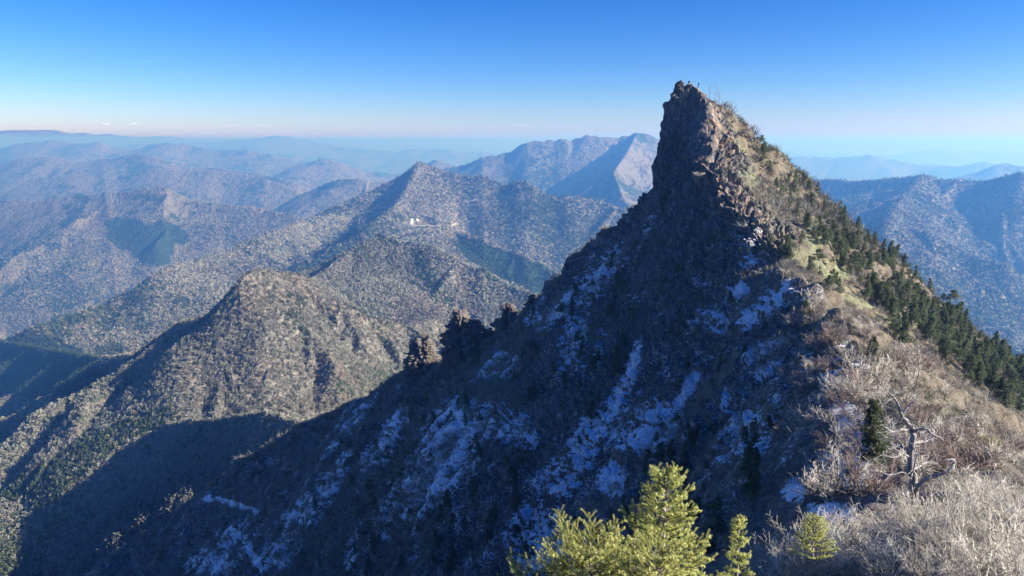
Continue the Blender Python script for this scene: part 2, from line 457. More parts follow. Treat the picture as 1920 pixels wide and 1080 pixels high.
VZ = np.array([np.mean([CPTS[j][2] for j in s]) if s else np.nan for s in ov])
VX = np.array([[v.x, v.y] for v in vo])
if np.isnan(VZ).any():
    good = ~np.isnan(VZ)
    for i in np.where(~good)[0]:
        d = np.hypot(*(VX[good] - VX[i]).T); j = np.argsort(d)[:3]; VZ[i] = np.average(VZ[good][j], weights=1 / (d[j] + 1e-3))
CELL = 0.7
BX0, BX1, BY0, BY1 = -420.0, 260.0, -14.0, 560.0
bx = np.arange(BX0, BX1, CELL); by = np.arange(BY0, BY1, CELL)
BZ = np.full((len(by), len(bx)), np.nan)
for f in fo:
    a, b, c = f
    (x1, y1), (x2, y2), (x3, y3) = VX[a], VX[b], VX[c]
    i0 = np.searchsorted(bx, min(x1, x2, x3)) - 1; i1 = np.searchsorted(bx, max(x1, x2, x3)) + 1
    j0 = np.searchsorted(by, min(y1, y2, y3)) - 1; j1 = np.searchsorted(by, max(y1, y2, y3)) + 1
    i0 = max(i0, 0); j0 = max(j0, 0)
    X, Y = np.meshgrid(bx[i0:i1], by[j0:j1])
    if X.size == 0: continue
    det = (y2 - y3) * (x1 - x3) + (x3 - x2) * (y1 - y3)
    if abs(det) < 1e-9: continue
    l1 = ((y2 - y3) * (X - x3) + (x3 - x2) * (Y - y3)) / det
    l2 = ((y3 - y1) * (X - x3) + (x1 - x3) * (Y - y3)) / det
    l3 = 1 - l1 - l2
    m = (l1 >= -1e-6) & (l2 >= -1e-6) & (l3 >= -1e-6)
    z = l1 * VZ[a] + l2 * VZ[b] + l3 * VZ[c]
    S = BZ[j0:j1, i0:i1]; S[m] = z[m]
hole = np.isnan(BZ)
BZ[hole] = -400.0
BX, BY = np.meshgrid(bx, by)
def blur(Z, n):
    for _ in range(n):
        Z = (np.pad(Z, ((1, 1), (0, 0)), 'edge')[:-2] + 2 * Z + np.pad(Z, ((1, 1), (0, 0)), 'edge')[2:]) / 4
        Z = (np.pad(Z, ((0, 0), (1, 1)), 'edge')[:, :-2] + 2 * Z + np.pad(Z, ((0, 0), (1, 1)), 'edge')[:, 2:]) / 4
    return Z
S1 = blur(BZ, 1); S2 = blur(BZ, 30)
# broad facets soften away from the tower
dist_top = np.hypot(BX - 45, BY - 205)
w = sstep(20, 60, dist_top) * 0.75
BZ = S1 * (1 - w) + S2 * w

def base_z(x, y):
    x = np.asarray(x, float); y = np.asarray(y, float)
    ci = np.clip((x - BX0) / CELL, 0, len(bx) - 1.001); ri = np.clip((y - BY0) / CELL, 0, len(by) - 1.001)
    c = ci.astype(int); r = ri.astype(int); fc = ci - c; fr = ri - r
    return BZ[r, c] * (1 - fr) * (1 - fc) + BZ[r + 1, c] * fr * (1 - fc) + BZ[r, c + 1] * (1 - fr) * fc + BZ[r + 1, c + 1] * fr * fc

# fan shaped sheet with its apex behind the viewer
APEX = -30.0
NCN = 1500
AN = np.linspace(-0.74, 0.86, NCN)
rows = np.concatenate([np.linspace(-8, 45, 150, endpoint=False), np.linspace(45, 130, 200, endpoint=False), np.linspace(130, 235, 400, endpoint=False),
                       np.linspace(235, 330, 220, endpoint=False), np.linspace(330, 530, 260)])
NRN = len(rows)
NX = (rows[:, None] - APEX) * AN[None, :]
NY = np.repeat(rows[:, None], NCN, 1)
NZ0 = base_z(NX, NY)
def sheet_normals(X, Y, Z):
    du = np.stack([np.gradient(X, axis=1), np.gradient(Y, axis=1), np.gradient(Z, axis=1)], -1)
    dv = np.stack([np.gradient(X, axis=0), np.gradient(Y, axis=0), np.gradient(Z, axis=0)], -1)
    n = np.cross(du, dv); n /= np.linalg.norm(n, axis=-1, keepdims=True) + 1e-9
    return n
NN = sheet_normals(NX, NY, NZ0)
steep = np.arccos(np.clip(NN[..., 2], -1, 1))          # radians from level
dtop = np.hypot(NX - 44, (NY - 200) * 0.8)
# where bare rock shows: the tower, the crest of the knife ridge, steep ribs
KC = np.array([pt(*q) for q in KCREST]); 
def dist_line(X, Y, L):
    D = np.full(X.shape, 1e9)
    for a, b in zip(L[:-1], L[1:]):
        dx, dy = b[0] - a[0], b[1] - a[1]
        t = np.clip(((X - a[0]) * dx + (Y - a[1]) * dy) / (dx * dx + dy * dy + 1e-9), 0, 1)
        D = np.minimum(D, np.hypot(X - a[0] - t * dx, Y - a[1] - t * dy))
    return D
dk = dist_line(NX, NY, KC[:14])
side = np.zeros_like(NX)                                  # +1 left of the knife ridge (shade side)
kx = np.interp(NY, KC[::-1, 1], KC[::-1, 0])
side = np.where(NX < kx, 1.0, -1.0)
nz1 = fbm2(NX / 11, NY / 11, 5, 3)
tower = sstep(50, 26, dtop) * np.where(side > 0, 1.0, sstep(13, 4, dk))
tower = np.maximum(tower, sstep(80, 50, dtop) * (side > 0) * sstep(.80, 1.0, steep + .1 * nz1) * 0.9)
rib = sstep(0.15, .5, fbm2((NX * .83 + NY * .55) / 34, (NX * -.55 + NY * .83) / 9, 9, 3)) * (side > 0) * sstep(.65, .85, steep) * .8 * sstep(40, 90, NY)
w_ = NY * CP - NZ0 * SP; QX0 = 960 + F * NX / w_; QY0 = 540 - F * (NY * SP + NZ0 * CP) / w_
ROCK = np.clip(np.maximum(np.maximum(tower, rib), sstep(7, 2.0, dk + 2 * nz1) * .8), 0, 1)
# rock relief pushed along the normal: blocky cells, upright columns, strata dipping to the right
X3, Y3, Z3 = NX, NY, NZ0
bl, be = worley3(X3 / 3.6 + .3 * fbm3(X3 / 5, Y3 / 5, Z3 / 5, 2), Y3 / 3.6, Z3 / 5.5)
bl2, be2 = worley3(X3 / 1.5, Y3 / 1.5, Z3 / 3.4)
bl3, be3 = worley3(X3 / 2.4 + .15 * fbm3(X3 / 4, Y3 / 4, Z3 / 8, 2), Y3 / 2.4, Z3 / 13.0)
u_ = X3 * .77 - Z3 * .64; v_ = X3 * .64 + Z3 * .77 + .5 * fbm3(X3 / 6, Y3 / 6, Z3 / 6, 2)
bls, bes = worley3(u_ / 5.0, Y3 / 3.2, v_ / 1.5)
lit_ = np.where(side > 0, sstep(5, 2, dk), 1.0)
st = (Z3 * .80 + X3 * .60) / 2.6 + .35 * fbm3(X3 / 9, Y3 / 9, Z3 / 9, 2)
strata = np.abs((st % 1.0) - .5) * 2
slab = sstep(1.15, .8, np.hypot((QX0 - 1320) / 34, (QY0 - 248) / 58))
ROCKD = ROCK * (1 - .85 * slab) * (1 - .6 * sstep(9, 3, np.hypot(NX - 49, NY - 210)))
D = ROCKD * lit_ * (1.0 * bls - .8 * sstep(.2, 0, bes)) + ROCKD * ((.85 - .5 * lit_) * bl + .35 * bl2 + (.85 - .6 * lit_) * bl3 - .8 * sstep(.16, 0, be3) - .9 * sstep(.22, 0, be) - .25 * sstep(.2, 0, be2) + .9 * (strata - .5) + 1.1 * fbm3(X3 / 14, Y3 / 14, Z3 / 22, 3))
# erosion lines running down the fall line on the shaded face
gx = NX * .80 + NY * .60; gy = -NX * .60 + NY * .80
gul = np.abs(fbm2((gx + 6 * fbm2(NX / 30, NY / 30, 60, 2)) / 60, gy / 13, 70, 3))
D = D + (1 - .6 * ROCK) * (4.2 * gul - 1.7) * sstep(30, 110, NY) * np.where(side > 0, 1.0, .55)
D = D + (1 - .8 * ROCK) * sstep(40, 90, NY) * (side > 0) * (.55 * ridged3(X3 / 5.5, Y3 / 5.5, Z3 / 2.6, 2) + 1.1 * fbm3(X3 / 11, Y3 / 11, Z3 / 11, 2))
D = D + (1 - .9 * ROCK) * (.75 * fbm3(X3 / 4, Y3 / 4, Z3 / 4, 3) + .16 * fbm3(X3 / 1.0, Y3 / 1.0, Z3 / 1.0, 2)) * sstep(0, 40, NY)
D = D * sstep(2, 30, NY)
CX = NX + NN[..., 0] * D; CY = NY + NN[..., 1] * D; CZ = NZ0 + NN[..., 2] * D
NG = sheet_normals(CX, CY, CZ)

def near_z(x, y):
    """height of the displaced near sheet (bilinear over the fan; good enough to stand things on)"""
    x = np.asarray(x, float); y = np.asarray(y, float)
    ri = np.interp(y, rows, np.arange(NRN)); ci = np.interp(x / (y - APEX), AN, np.arange(NCN))
    r = np.clip(ri.astype(int), 0, NRN - 2); c = np.clip(ci.astype(int), 0, NCN - 2); fr = ri - r; fc = ci - c
    return CZ[r, c] * (1 - fr) * (1 - fc) + CZ[r + 1, c] * fr * (1 - fc) + CZ[r, c + 1] * (1 - fr) * fc + CZ[r + 1, c + 1] * fr * fc

def hit(px, py, d0=6.0, d1=520.0, f=None):
    """where the line of sight through a photo point meets the near (or far) ground, or None"""
    a, b = ray(px, py)
    f = f or near_z
    d = np.exp(np.linspace(math.log(d0), math.log(d1), 1600))
    g = f(a * d, d)
    w = np.where(b * d < g)[0]
    if len(w) == 0: return None
    i = w[0]; dd = d[i]
    return (a * dd, dd, float(g[i]))
# ------------------------------------------------------------------ ground materials
def photo_xy(X, Y, Z):
    w = Y * CP - Z * SP; v = Y * SP + Z * CP
    return 960 + F * X / w, 540 - F * v / w

EVG = (0.028, 0.045, 0.022); WOOD = (0.20, 0.19, 0.16); WOOD2 = (0.10, 0.097, 0.085)

def far_material():
    n = NT("forest_ground")
    big = n.noise(1 / 420.0, 4, .6)
    mid = n.noise(1 / 60.0, 4, .65)
    fine = n.noise(1 / 9.0, 3, .7)
    wood = n.mix(n.ramp(fine, .38, .62), WOOD2, WOOD)
    red = n.mix(n.ramp(mid, .45, .7), wood, (.19, .15, .125))
    k = n.math('ADD', n.math('MULTIPLY', big, .55), n.math('MULTIPLY', mid, .45))
    ev = n.ramp(n.math('ADD', k, n.math('MULTIPLY', n.math('SUBTRACT', fine, .5), .25)), .52, .57)
    c = n.mix(ev, red, EVG)
    c = n.mix(n.attr('plantation').outputs['Fac'], c, (0.022, 0.042, 0.024))
    n.color(c)
    n.bump(n.math('ADD', n.noise(1 / 14.0, 2, .7), n.math('MULTIPLY', n.noise(1 / 70.0, 3, .6), 2.5)), 1.0, 14.0)
    return n.m

def near_material():
    n = NT("alpine_ground")
    rock = n.attr('rock').outputs['Fac']; snow = n.attr('snow').outputs['Fac']; moss = n.attr('bamboo').outputs['Fac']
    a = n.noise(.35, 5, .65); b = n.noise(1.6, 4, .7); c = n.noise(6.0, 3, .7)
    rc = n.mix(n.ramp(b, .35, .65), (.066, .070, .076), (.31, .30, .285))
    rc = n.mix(n.math('MULTIPLY', n.ramp(a, .40, .56), n.attr('warm').outputs['Fac']), rc, (.42, .31, .21))
    vm = n.n('Mapping'); vm.inputs['Scale'].default_value = (1.0, 1.0, .16); n.i(vm, 'Vector', n.pos())
    rib_ = n.noise(.9, 4, .6, vec=vm.outputs[0])
    rc = n.mix(n.math('MULTIPLY', n.ramp(rib_, .52, .60), .6), rc, (.38, .375, .37))
    rc = n.mix(n.math('MULTIPLY', n.ramp(rib_, .46, .40), .6), rc, (.038, .040, .044))
    lich = n.ramp(c, .60, .68)
    rc = n.mix(n.math('MULTIPLY', lich, .45), rc, (.40, .40, .39))
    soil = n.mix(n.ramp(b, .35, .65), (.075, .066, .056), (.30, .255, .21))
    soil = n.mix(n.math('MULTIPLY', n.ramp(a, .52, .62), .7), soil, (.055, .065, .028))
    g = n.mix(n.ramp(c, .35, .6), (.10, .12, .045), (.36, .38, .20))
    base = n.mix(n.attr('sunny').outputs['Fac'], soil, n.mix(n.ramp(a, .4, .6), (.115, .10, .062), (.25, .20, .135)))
    base = n.mix(moss, base, g)
    base = n.mix(rock, base, rc)
    sv = n.math('ADD', snow, n.math('MULTIPLY', n.math('SUBTRACT', b, .5), 1.5))
    sv = n.math('ADD', sv, n.math('MULTIPLY', n.math('SUBTRACT', c, .5), 1.3))
    base = n.mix(n.ramp(sv, .50, .56), base, (.88, .90, .94))
    n.color(base)
    n.bump(n.math('ADD', b, n.math('MULTIPLY', c, .5)), .9, .5)
    return n.m

M_FAR = far_material(); M_NEAR = near_material()

# cedar plantations on the lower slopes (patches with edges of their own)
PX, PY = photo_xy(GX, GY, FZ)
def blob(px, py, rx, ry, rot=0.0, X=None, Y=None):
    X = PX if X is None else X; Y = PY if Y is None else Y
    c, s = math.cos(rot), math.sin(rot)
    u = ((X - px) * c + (Y - py) * s) / rx; v = (-(X - px) * s + (Y - py) * c) / ry
    return np.clip(1.6 - 1.3 * np.hypot(u, v), 0, 1)
PLANT = np.zeros_like(FZ)
for q in [(265,450,75,38,.5,3000,5200),(950,500,110,28,.45,1900,3200),(60,690,150,62,.1,600,2600),(30,660,90,30,0,600,2600),(1000,520,60,30,.5,1900,3000),(320,435,40,20,.4,3000,5200)]:
    PLANT = np.maximum(PLANT, blob(*q[:5]) * (GY > q[5]) * (GY < q[6]))
PLANT = sstep(.3, .5, PLANT + .18 * fbm2(GX / 60, GY / 60, 77, 3))

far_ground = mesh_obj("terrain", np.stack([GX, GY, FZ], -1).reshape(-1, 3), grid_faces(NR, NC), M_FAR, attrs={'plantation': PLANT.ravel()})
tag(far_ground, kind='structure')

# snow lies in the gullies of the shaded face
QX, QY = photo_xy(CX, CY, CZ)
SNOW = np.zeros_like(CZ)
# (x, y, half length, half width, angle, strength) in the photo; kept as fields on the ground itself
for q in [(1205,440,70,14,-1.05,.9),(1150,500,75,30,-.8,.8),(1105,545,50,22,-.8,.75),(1060,575,45,20,-.6,.7),(1080,640,30,60,.2,.75),(1130,640,16,50,.2,.55),(1010,600,30,20,0,.6),
          (855,800,75,50,-.35,.92),(820,880,95,50,-.9,.8),(900,790,30,45,.2,.7),(750,950,60,45,-.9,.62),(650,800,75,22,-.9,.85),(620,900,85,22,-1.15,.75),(560,980,75,26,-.95,.8),(530,1030,60,30,-.8,.85),
          (660,1030,60,14,-1.4,.7),(1185,690,60,11,-1.35,.95),(1150,760,70,14,-1.1,.95),(1100,820,85,28,-.95,.85),(1060,890,60,34,-.9,.85),(1000,985,60,40,-.8,.75),(1150,900,28,36,0,.7),(1010,1040,50,26,-.5,.85),
          (1290,730,34,12,-1.1,.9),(1270,770,40,12,-1.2,.75),(1360,745,22,8,-1.3,.9),(1440,690,30,10,-.6,.9),(1430,655,40,14,-.6,.75),(1380,545,22,18,0,.75),(1400,600,24,18,-.5,.7),(1590,870,40,50,-.9,.6),
          (1600,800,25,50,-.6,.6),(1560,960,55,20,.1,.55),(1650,960,40,14,0,.5),(1490,920,24,22,0,.6),(1395,375,22,9,.7,.8),(1410,400,24,10,.5,.85),(1400,485,20,16,0,.75),(700,860,50,30,-1,.6),(930,690,50,26,-.5,.55),
          (960,800,30,50,-.8,.5),(1200,560,24,50,-1.2,.55),(1330,600,20,40,-1.1,.5),(450,1000,60,30,-.6,.5),(400,1050,60,30,-.5,.5),(740,800,40,24,-.7,.6),(1380,800,60,60,0,.4),(1200,800,60,60,0,.42),(1450,560,50,20,-.6,.45),(1860,900,60,30,0,.45),
          (437,945,48,6,.32,1.9),(398,936,16,5,0,1.7),(466,1022,20,6,1.3,1.9),(480,1052,24,7,1.0,1.9)]:
    SNOW = np.maximum(SNOW, q[5] * np.clip(blob(*q[:5], X=QX, Y=QY) * 1.2, 0, 1) * (side > 0))
crack = fbm3(CX / 5.5, CY / 5.5, CZ / 3.5, 3)
flat = NG[..., 2]
strk = fbm2((gx + 4 * fbm2(NX / 20, NY / 20, 61, 2)) / 26, gy / 3.2, 88, 3)
SNOW = np.where(SNOW > .02, SNOW * .95 + (.18 * crack + .22 * strk), 0) * (SNOW > .02) + (sstep(.30, .80, flat) - .5) * .75 * (SNOW > .02)
SNOW = np.where((side > 0) & (NY > 60), np.maximum(SNOW, .25 + .26 * crack - .02 * ROCK), SNOW)
TRAIL = np.maximum.reduce([blob(*q, X=QX, Y=QY) for q in ((437,945,48,6,.32),(398,936,16,5,0),(466,1022,20,6,1.3),(480,1052,24,7,1.0))])
SNOW = SNOW * (1 - np.clip(2 * blob(1556, 603, 42, 34, 0, X=QX, Y=QY), 0, 1))
SNOW = np.where((dk < 7) & (NY < 132), SNOW * .35, SNOW)
SNOW = np.clip(SNOW * (1 - .45 * sstep(34, 18, dtop)), 0, 1.4)
# dwarf bamboo on the sunny side
BAM = np.zeros_like(CZ)
for q in [(1380,270,30,12,.8,1),(1440,420,60,26,.8,.9),(1400,330,40,16,.8,.7),(1560,510,30,22,.8,1),(1620,570,70,14,.75,.7),(1680,610,40,12,.6,.9),(1700,590,50,14,.6,.8),(1480,460,40,18,1.0,.9),(1600,560,24,10,.5,.8),(1760,770,30,24,0,.5),(1520,455,20,50,.2,.7)]:
    BAM = np.maximum(BAM, q[5] * blob(*q[:5], X=QX, Y=QY) * (side < 0))
BAM = np.clip(.72 * BAM + .7 * crack * (BAM > .02), 0, 1)
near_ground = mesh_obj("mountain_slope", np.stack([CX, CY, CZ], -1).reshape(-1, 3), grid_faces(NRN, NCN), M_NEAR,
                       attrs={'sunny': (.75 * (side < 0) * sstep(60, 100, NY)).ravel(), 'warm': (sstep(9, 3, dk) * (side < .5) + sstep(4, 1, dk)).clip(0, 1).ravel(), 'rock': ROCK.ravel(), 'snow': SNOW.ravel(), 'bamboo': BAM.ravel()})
tag(near_ground, kind='structure')
fr_ = ROCK[:-1, :-1].ravel() < .3
near_ground.data.polygons.foreach_set('use_smooth', fr_)
# ground on which the viewer stands, carried on behind
gx2 = np.linspace(-60, 90, 160); gy2 = np.linspace(-140, -7.9, 120)
X2, Y2 = np.meshgrid(gx2, gy2)
Z2 = base_z(np.clip(X2, -16, 28), np.full_like(Y2, -8)) - .45 * np.abs(Y2 + 8) * .6 - np.maximum(np.abs(X2 - 5) - 15, 0) * .8
hill = mesh_obj("ground", np.stack([X2, Y2, Z2], -1).reshape(-1, 3), grid_faces(120, 160), M_NEAR, attrs={k: np.zeros(X2.size) for k in ('sunny', 'rock', 'snow', 'bamboo', 'warm')})
tag(hill, kind='structure')
# ------------------------------------------------------------------ vegetation
nrg = np.random.default_rng(5)
def simple_mat(name, c0, c1, scale=6.0, rough=.85, attr=None, bump=0.0, spec=.2, thin=0.0):
    n = NT(name)
    n.b.inputs['Roughness'].default_value = rough; n.b.inputs['Specular IOR Level'].default_value = spec
    oi = n.n('ObjectInfo').outputs['Random']
    f = n.noise(scale, 3, .65)
    c = n.mix(n.ramp(f, .35, .65), c0, c1)
    v = n.math('ADD', .80, n.math('MULTIPLY', oi, .4))
    h = n.n('HueSaturation'); n.i(h, 'Value', v); n.i(h, 'Color', c); h.inputs['Saturation'].default_value = 1.0
    n.i(h, 'Hue', n.math('ADD', .49, n.math('MULTIPLY', oi, .02)))
    c = h.outputs[0]
    if attr:
        c = n.mix(n.attr(attr).outputs['Fac'], c, attr_tip)
    n.color(c)
    if bump: n.bump(f, bump, .05)
    if thin:
        tl = n.n('BsdfTranslucent', Color=c); mx = n.n('MixShader'); mx.inputs[0].default_value = thin
        n.t.links.new(n.b.outputs[0], mx.inputs[1]); n.t.links.new(tl.outputs[0], mx.inputs[2]); n.t.links.new(mx.outputs[0], n.t.nodes['Material Output'].inputs['Surface'])
    return n.m

attr_tip = (.62, .62, .24)
M_BARK = simple_mat("grey_bark", (.14, .125, .105), (.32, .28, .24), 3.0)
M_TWIG = simple_mat("pale_twigs", (.27, .24, .19), (.76, .71, .61), 1.3)
M_TWIG2 = simple_mat("brown_twigs", (.16, .12, .10), (.36, .28, .23), .5)
M_NEEDLE = simple_mat("dark_needles", (.045, .065, .030), (.17, .20, .09), 1.1, thin=.4)
M_NEEDLE_N = simple_mat("bright_needles", (.20, .23, .035), (.42, .44, .09), 3.0, attr='tip', thin=.3)
M_DEAD = simple_mat("weathered_wood", (.17, .16, .15), (.46, .43, .40), 9.0, bump=.5)

def veg_attr_mat():
    """colour of a crown or brush clump comes from its kind and shade attributes; brush shade also holds painted light"""
    n = NT("woodland_crowns")
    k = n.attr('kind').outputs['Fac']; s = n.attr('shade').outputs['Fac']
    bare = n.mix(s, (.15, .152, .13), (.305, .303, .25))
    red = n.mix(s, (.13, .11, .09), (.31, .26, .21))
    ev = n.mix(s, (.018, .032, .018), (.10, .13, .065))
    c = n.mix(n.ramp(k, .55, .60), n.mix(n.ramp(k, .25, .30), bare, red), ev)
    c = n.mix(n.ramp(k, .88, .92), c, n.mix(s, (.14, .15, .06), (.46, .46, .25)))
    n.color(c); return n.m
M_VEG = veg_attr_mat()

def prisms(P0, P1, R0, R1):
    """three-sided tapered prisms between point arrays -> vertices, quads"""
    P0 = np.asarray(P0, float); P1 = np.asarray(P1, float); R0 = np.asarray(R0, float); R1 = np.asarray(R1, float)
    d = P1 - P0; d /= np.linalg.norm(d, axis=1, keepdims=True) + 1e-9
    ref = np.where(np.abs(d[:, 2:3]) < .9, np.array([[0, 0, 1.0]]), np.array([[1.0, 0, 0]]))
    u = np.cross(d, ref); u /= np.linalg.norm(u, axis=1, keepdims=True) + 1e-9; v = np.cross(d, u)
    V = []
    for k in range(3):
        a = k * 2 * math.pi / 3; o = u * math.cos(a) + v * math.sin(a)
        V.append(P0 + o * R0[:, None]); V.append(P1 + o * R1[:, None])
    V = np.stack(V, 1).reshape(-1, 3)
    b = np.arange(len(P0))[:, None] * 6
    Q = np.concatenate([b + np.array([[0, 1, 3, 2]]), b + np.array([[2, 3, 5, 4]]), b + np.array([[4, 5, 1, 0]])], 0)
    return V, Q

def loose_tris(C, size, rg, flat=0.0, up=None):
    """small random triangles centred at C"""
    n = len(C)
    a = rg.normal(size=(n, 3)); b = rg.normal(size=(n, 3))
    a[:, 2] *= (1 - flat); b[:, 2] *= (1 - flat)
    a /= np.linalg.norm(a, axis=1, keepdims=True) + 1e-9
    b -= a * (a * b).sum(1, keepdims=True); b /= np.linalg.norm(b, axis=1, keepdims=True) + 1e-9
    s = np.asarray(size).reshape(-1, 1) * rg.uniform(.7, 1.3, (n, 1))
    V = np.stack([C + a * s, C - a * s * .5 + b * s * .8, C - a * s * .5 - b * s * .8], 1).reshape(-1, 3)
    return V, np.arange(3 * n).reshape(-1, 3)

def tri_to_quadsafe(Q):
    return np.concatenate([Q[:, [0, 1, 2]], Q[:, [0, 2, 3]]], 0)

# ---- 1. woodland of the middle distance: one crown per tree, baked into one sheet of stuff
def occluded_limit():
    ab = np.linspace(-.82, .82, 3001); lim = np.full(3001, -9.0)
    m = CY > 5
    ai = np.clip(((CX[m] / CY[m]) + .82) / 1.64 * 3000, 0, 3000).astype(int)
    np.maximum.at(lim, ai, (CZ[m] / CY[m]))
    return ab, lim
OAB, OLIM = occluded_limit()
for _ in range(2): OLIM = np.maximum(OLIM, np.roll(OLIM, 1))

HOUSE_P = [hit(px, py, d0=1800, d1=3600, f=far_z) or pt(px, py, d) for px, py, d in ((770, 419.5, 2330), (771, 413.5, 2390), (781, 413.5, 2390))]
HOUSE_XY = [q[:2] for q in HOUSE_P]; print('houses', HOUSE_P)
ROAD_P = []
for q in [(774,424.5),(790,424),(803,423.5),(815,424.5),(832,424),(850,422.5),(858,420.5)]:
    hp = hit(*q, d0=1700, d1=4200, f=far_z)
    if hp: ROAD_P.append(hp)
def road():
    P = np.array(ROAD_P); t = np.linspace(0, len(P) - 1, 60)
    C = np.stack([np.interp(t, np.arange(len(P)), P[:, k]) for k in range(3)], 1)
    T = np.gradient(C[:, :2], axis=0); T /= np.linalg.norm(T, axis=1, keepdims=True); N = np.stack([-T[:, 1], T[:, 0]], 1)
    V = []
    for s in (-4.5, -1.5, 1.5, 4.5):
        xy = C[:, :2] + N * s; V.append(np.column_stack([xy, np.maximum(far_z(xy[:, 0], xy[:, 1]), far_z(C[:, 0], C[:, 1]) - .5) + .8]))
    o = mesh_obj("road", np.stack(V, 0).reshape(-1, 3), grid_faces(4, 60), simple_mat("pale_gravel", (.42, .36, .28), (.55, .49, .40), .2))
    tag(o, kind='structure')
def woodland():
    n = 350000
    # uniform over area in (a, r): weight r dr da; thin with distance
    r = np.exp(nrg.uniform(math.log(340), math.log(4200), n * 2))
    keep = nrg.random(n * 2) < np.clip((r / 1500.0) ** 1.0, .05, 1) * np.where(r > 1500, np.clip(1500 / r, 0, 1) ** .3, 1)
    r = r[keep]; a = nrg.uniform(-.80, .78, len(r))
    x = a * r; y = r; z = far_z(x, y)
    s = z / y
    # visible test along the fan columns
    sl = np.maximum.accumulate(FZ / GY, axis=0)
    ri = np.clip(np.interp(np.log(y), lr, np.arange(NR)).astype(int) - 1, 0, NR - 1); ci = np.interp(a, A, np.arange(NC)).round().astype(int)
    vis = ((z + 9) / y > sl[ri, ci]) & ((z + 9) / y > np.interp(a, OAB, OLIM))
    px, py = photo_xy(x, y, z)
    vis &= (px > -60) & (px < 1980) & (py < 1150)
    vis &= dist_line(x, y, ROAD_P) > 7
    for hx_, hy_ in HOUSE_XY: vis &= ~((np.abs(x - hx_) < 20) & (y < hy_ + 14) & (y > hy_ - 45))
    x, y, z = x[vis], y[vis], z[vis]
    n = len(x)
    pl = np.interp(0, [0, 1], [0, 1])
    ci = np.interp(x / y, A, np.arange(NC)).round().astype(int); ri = np.interp(np.log(y), lr, np.arange(NR)).round().astype(int)
    plant = PLANT[ri, ci] > .5
    patch = fbm2(x / 260, y / 260, 301, 3) + .5 * fbm2(x / 45, y / 45, 302, 2)
    gx_, gy_ = photo_xy(x, y, z)
    for q in [(200,830,170,34,-.5),(80,900,90,30,-.4),(300,790,60,20,-.4),(560,600,60,40,.4),(700,590,60,30,.5),(800,520,90,22,.9),(560,560,40,20,.3)]:
        patch = patch + 1.1 * blob(*q, X=gx_, Y=gy_) * (y < 1700)
    ever = plant | (nrg.random(n) < .16 + .70 * sstep(.10, .50, patch))
    reddish = ~ever & (nrg.random(n) < .12 + .5 * sstep(.2, .7, fbm2(x / 150, y / 150, 303, 3)))
    kind = np.where(ever, .8, np.where(reddish, .45, .1))
    shade = np.clip(nrg.normal(.5, .11, n) + .55 * fbm2(x / 90, y / 90, 305, 3), 0, 1)
    shade = np.where(plant, shade * .4, shade)
    size = nrg.uniform(1.4, 3.3, n) * np.clip(y / 1100, .75, 1.75) * np.where(plant, .75, 1)
    nt = np.where(y < 1100, 30, np.where(y < 2000, 18, 11))
    idx = np.repeat(np.arange(n), nt)
    m = len(idx)
    d = nrg.normal(size=(m, 3)); d /= np.linalg.norm(d, axis=1, keepdims=True)
    rad = nrg.uniform(.45, 1, (m, 1)) ** .5
    hgt = np.where(ever, 1.25, .95)[idx]
    tri_s = size[idx] * np.where(nt[idx] == 30, .30, np.where(nt[idx] == 18, .40, .52))
    C = np.stack([x, y, z], 1)[idx] + d * rad * size[idx, None] * np.stack([np.ones(m), np.ones(m), hgt], 1)
    con = ever[idx]
    # evergreens narrow upwards
    t = (d[:, 2] + 1) / 2
    C[:, 0] = np.where(con, x[idx] + (C[:, 0] - x[idx]) * (1.15 - .8 * t), C[:, 0]); C[:, 1] = np.where(con, y[idx] + (C[:, 1] - y[idx]) * (1.15 - .8 * t), C[:, 1])
    C[:, 2] += size[idx] * .75
    V, T = loose_tris(C, tri_s, nrg)
    k = np.repeat(kind[idx], 3); s = np.repeat(np.clip(shade[idx] + nrg.normal(0, .06, m), 0, 1), 3)
    o = mesh_obj("woodland", V, T, M_VEG, smooth=False, attrs={'kind': k, 'shade': s})
    tag(o, 'mixed bare and evergreen woodland covering the middle-distance mountainsides', 'woodland', kind='stuff')
    return n
road()
print('woodland trees', woodland())

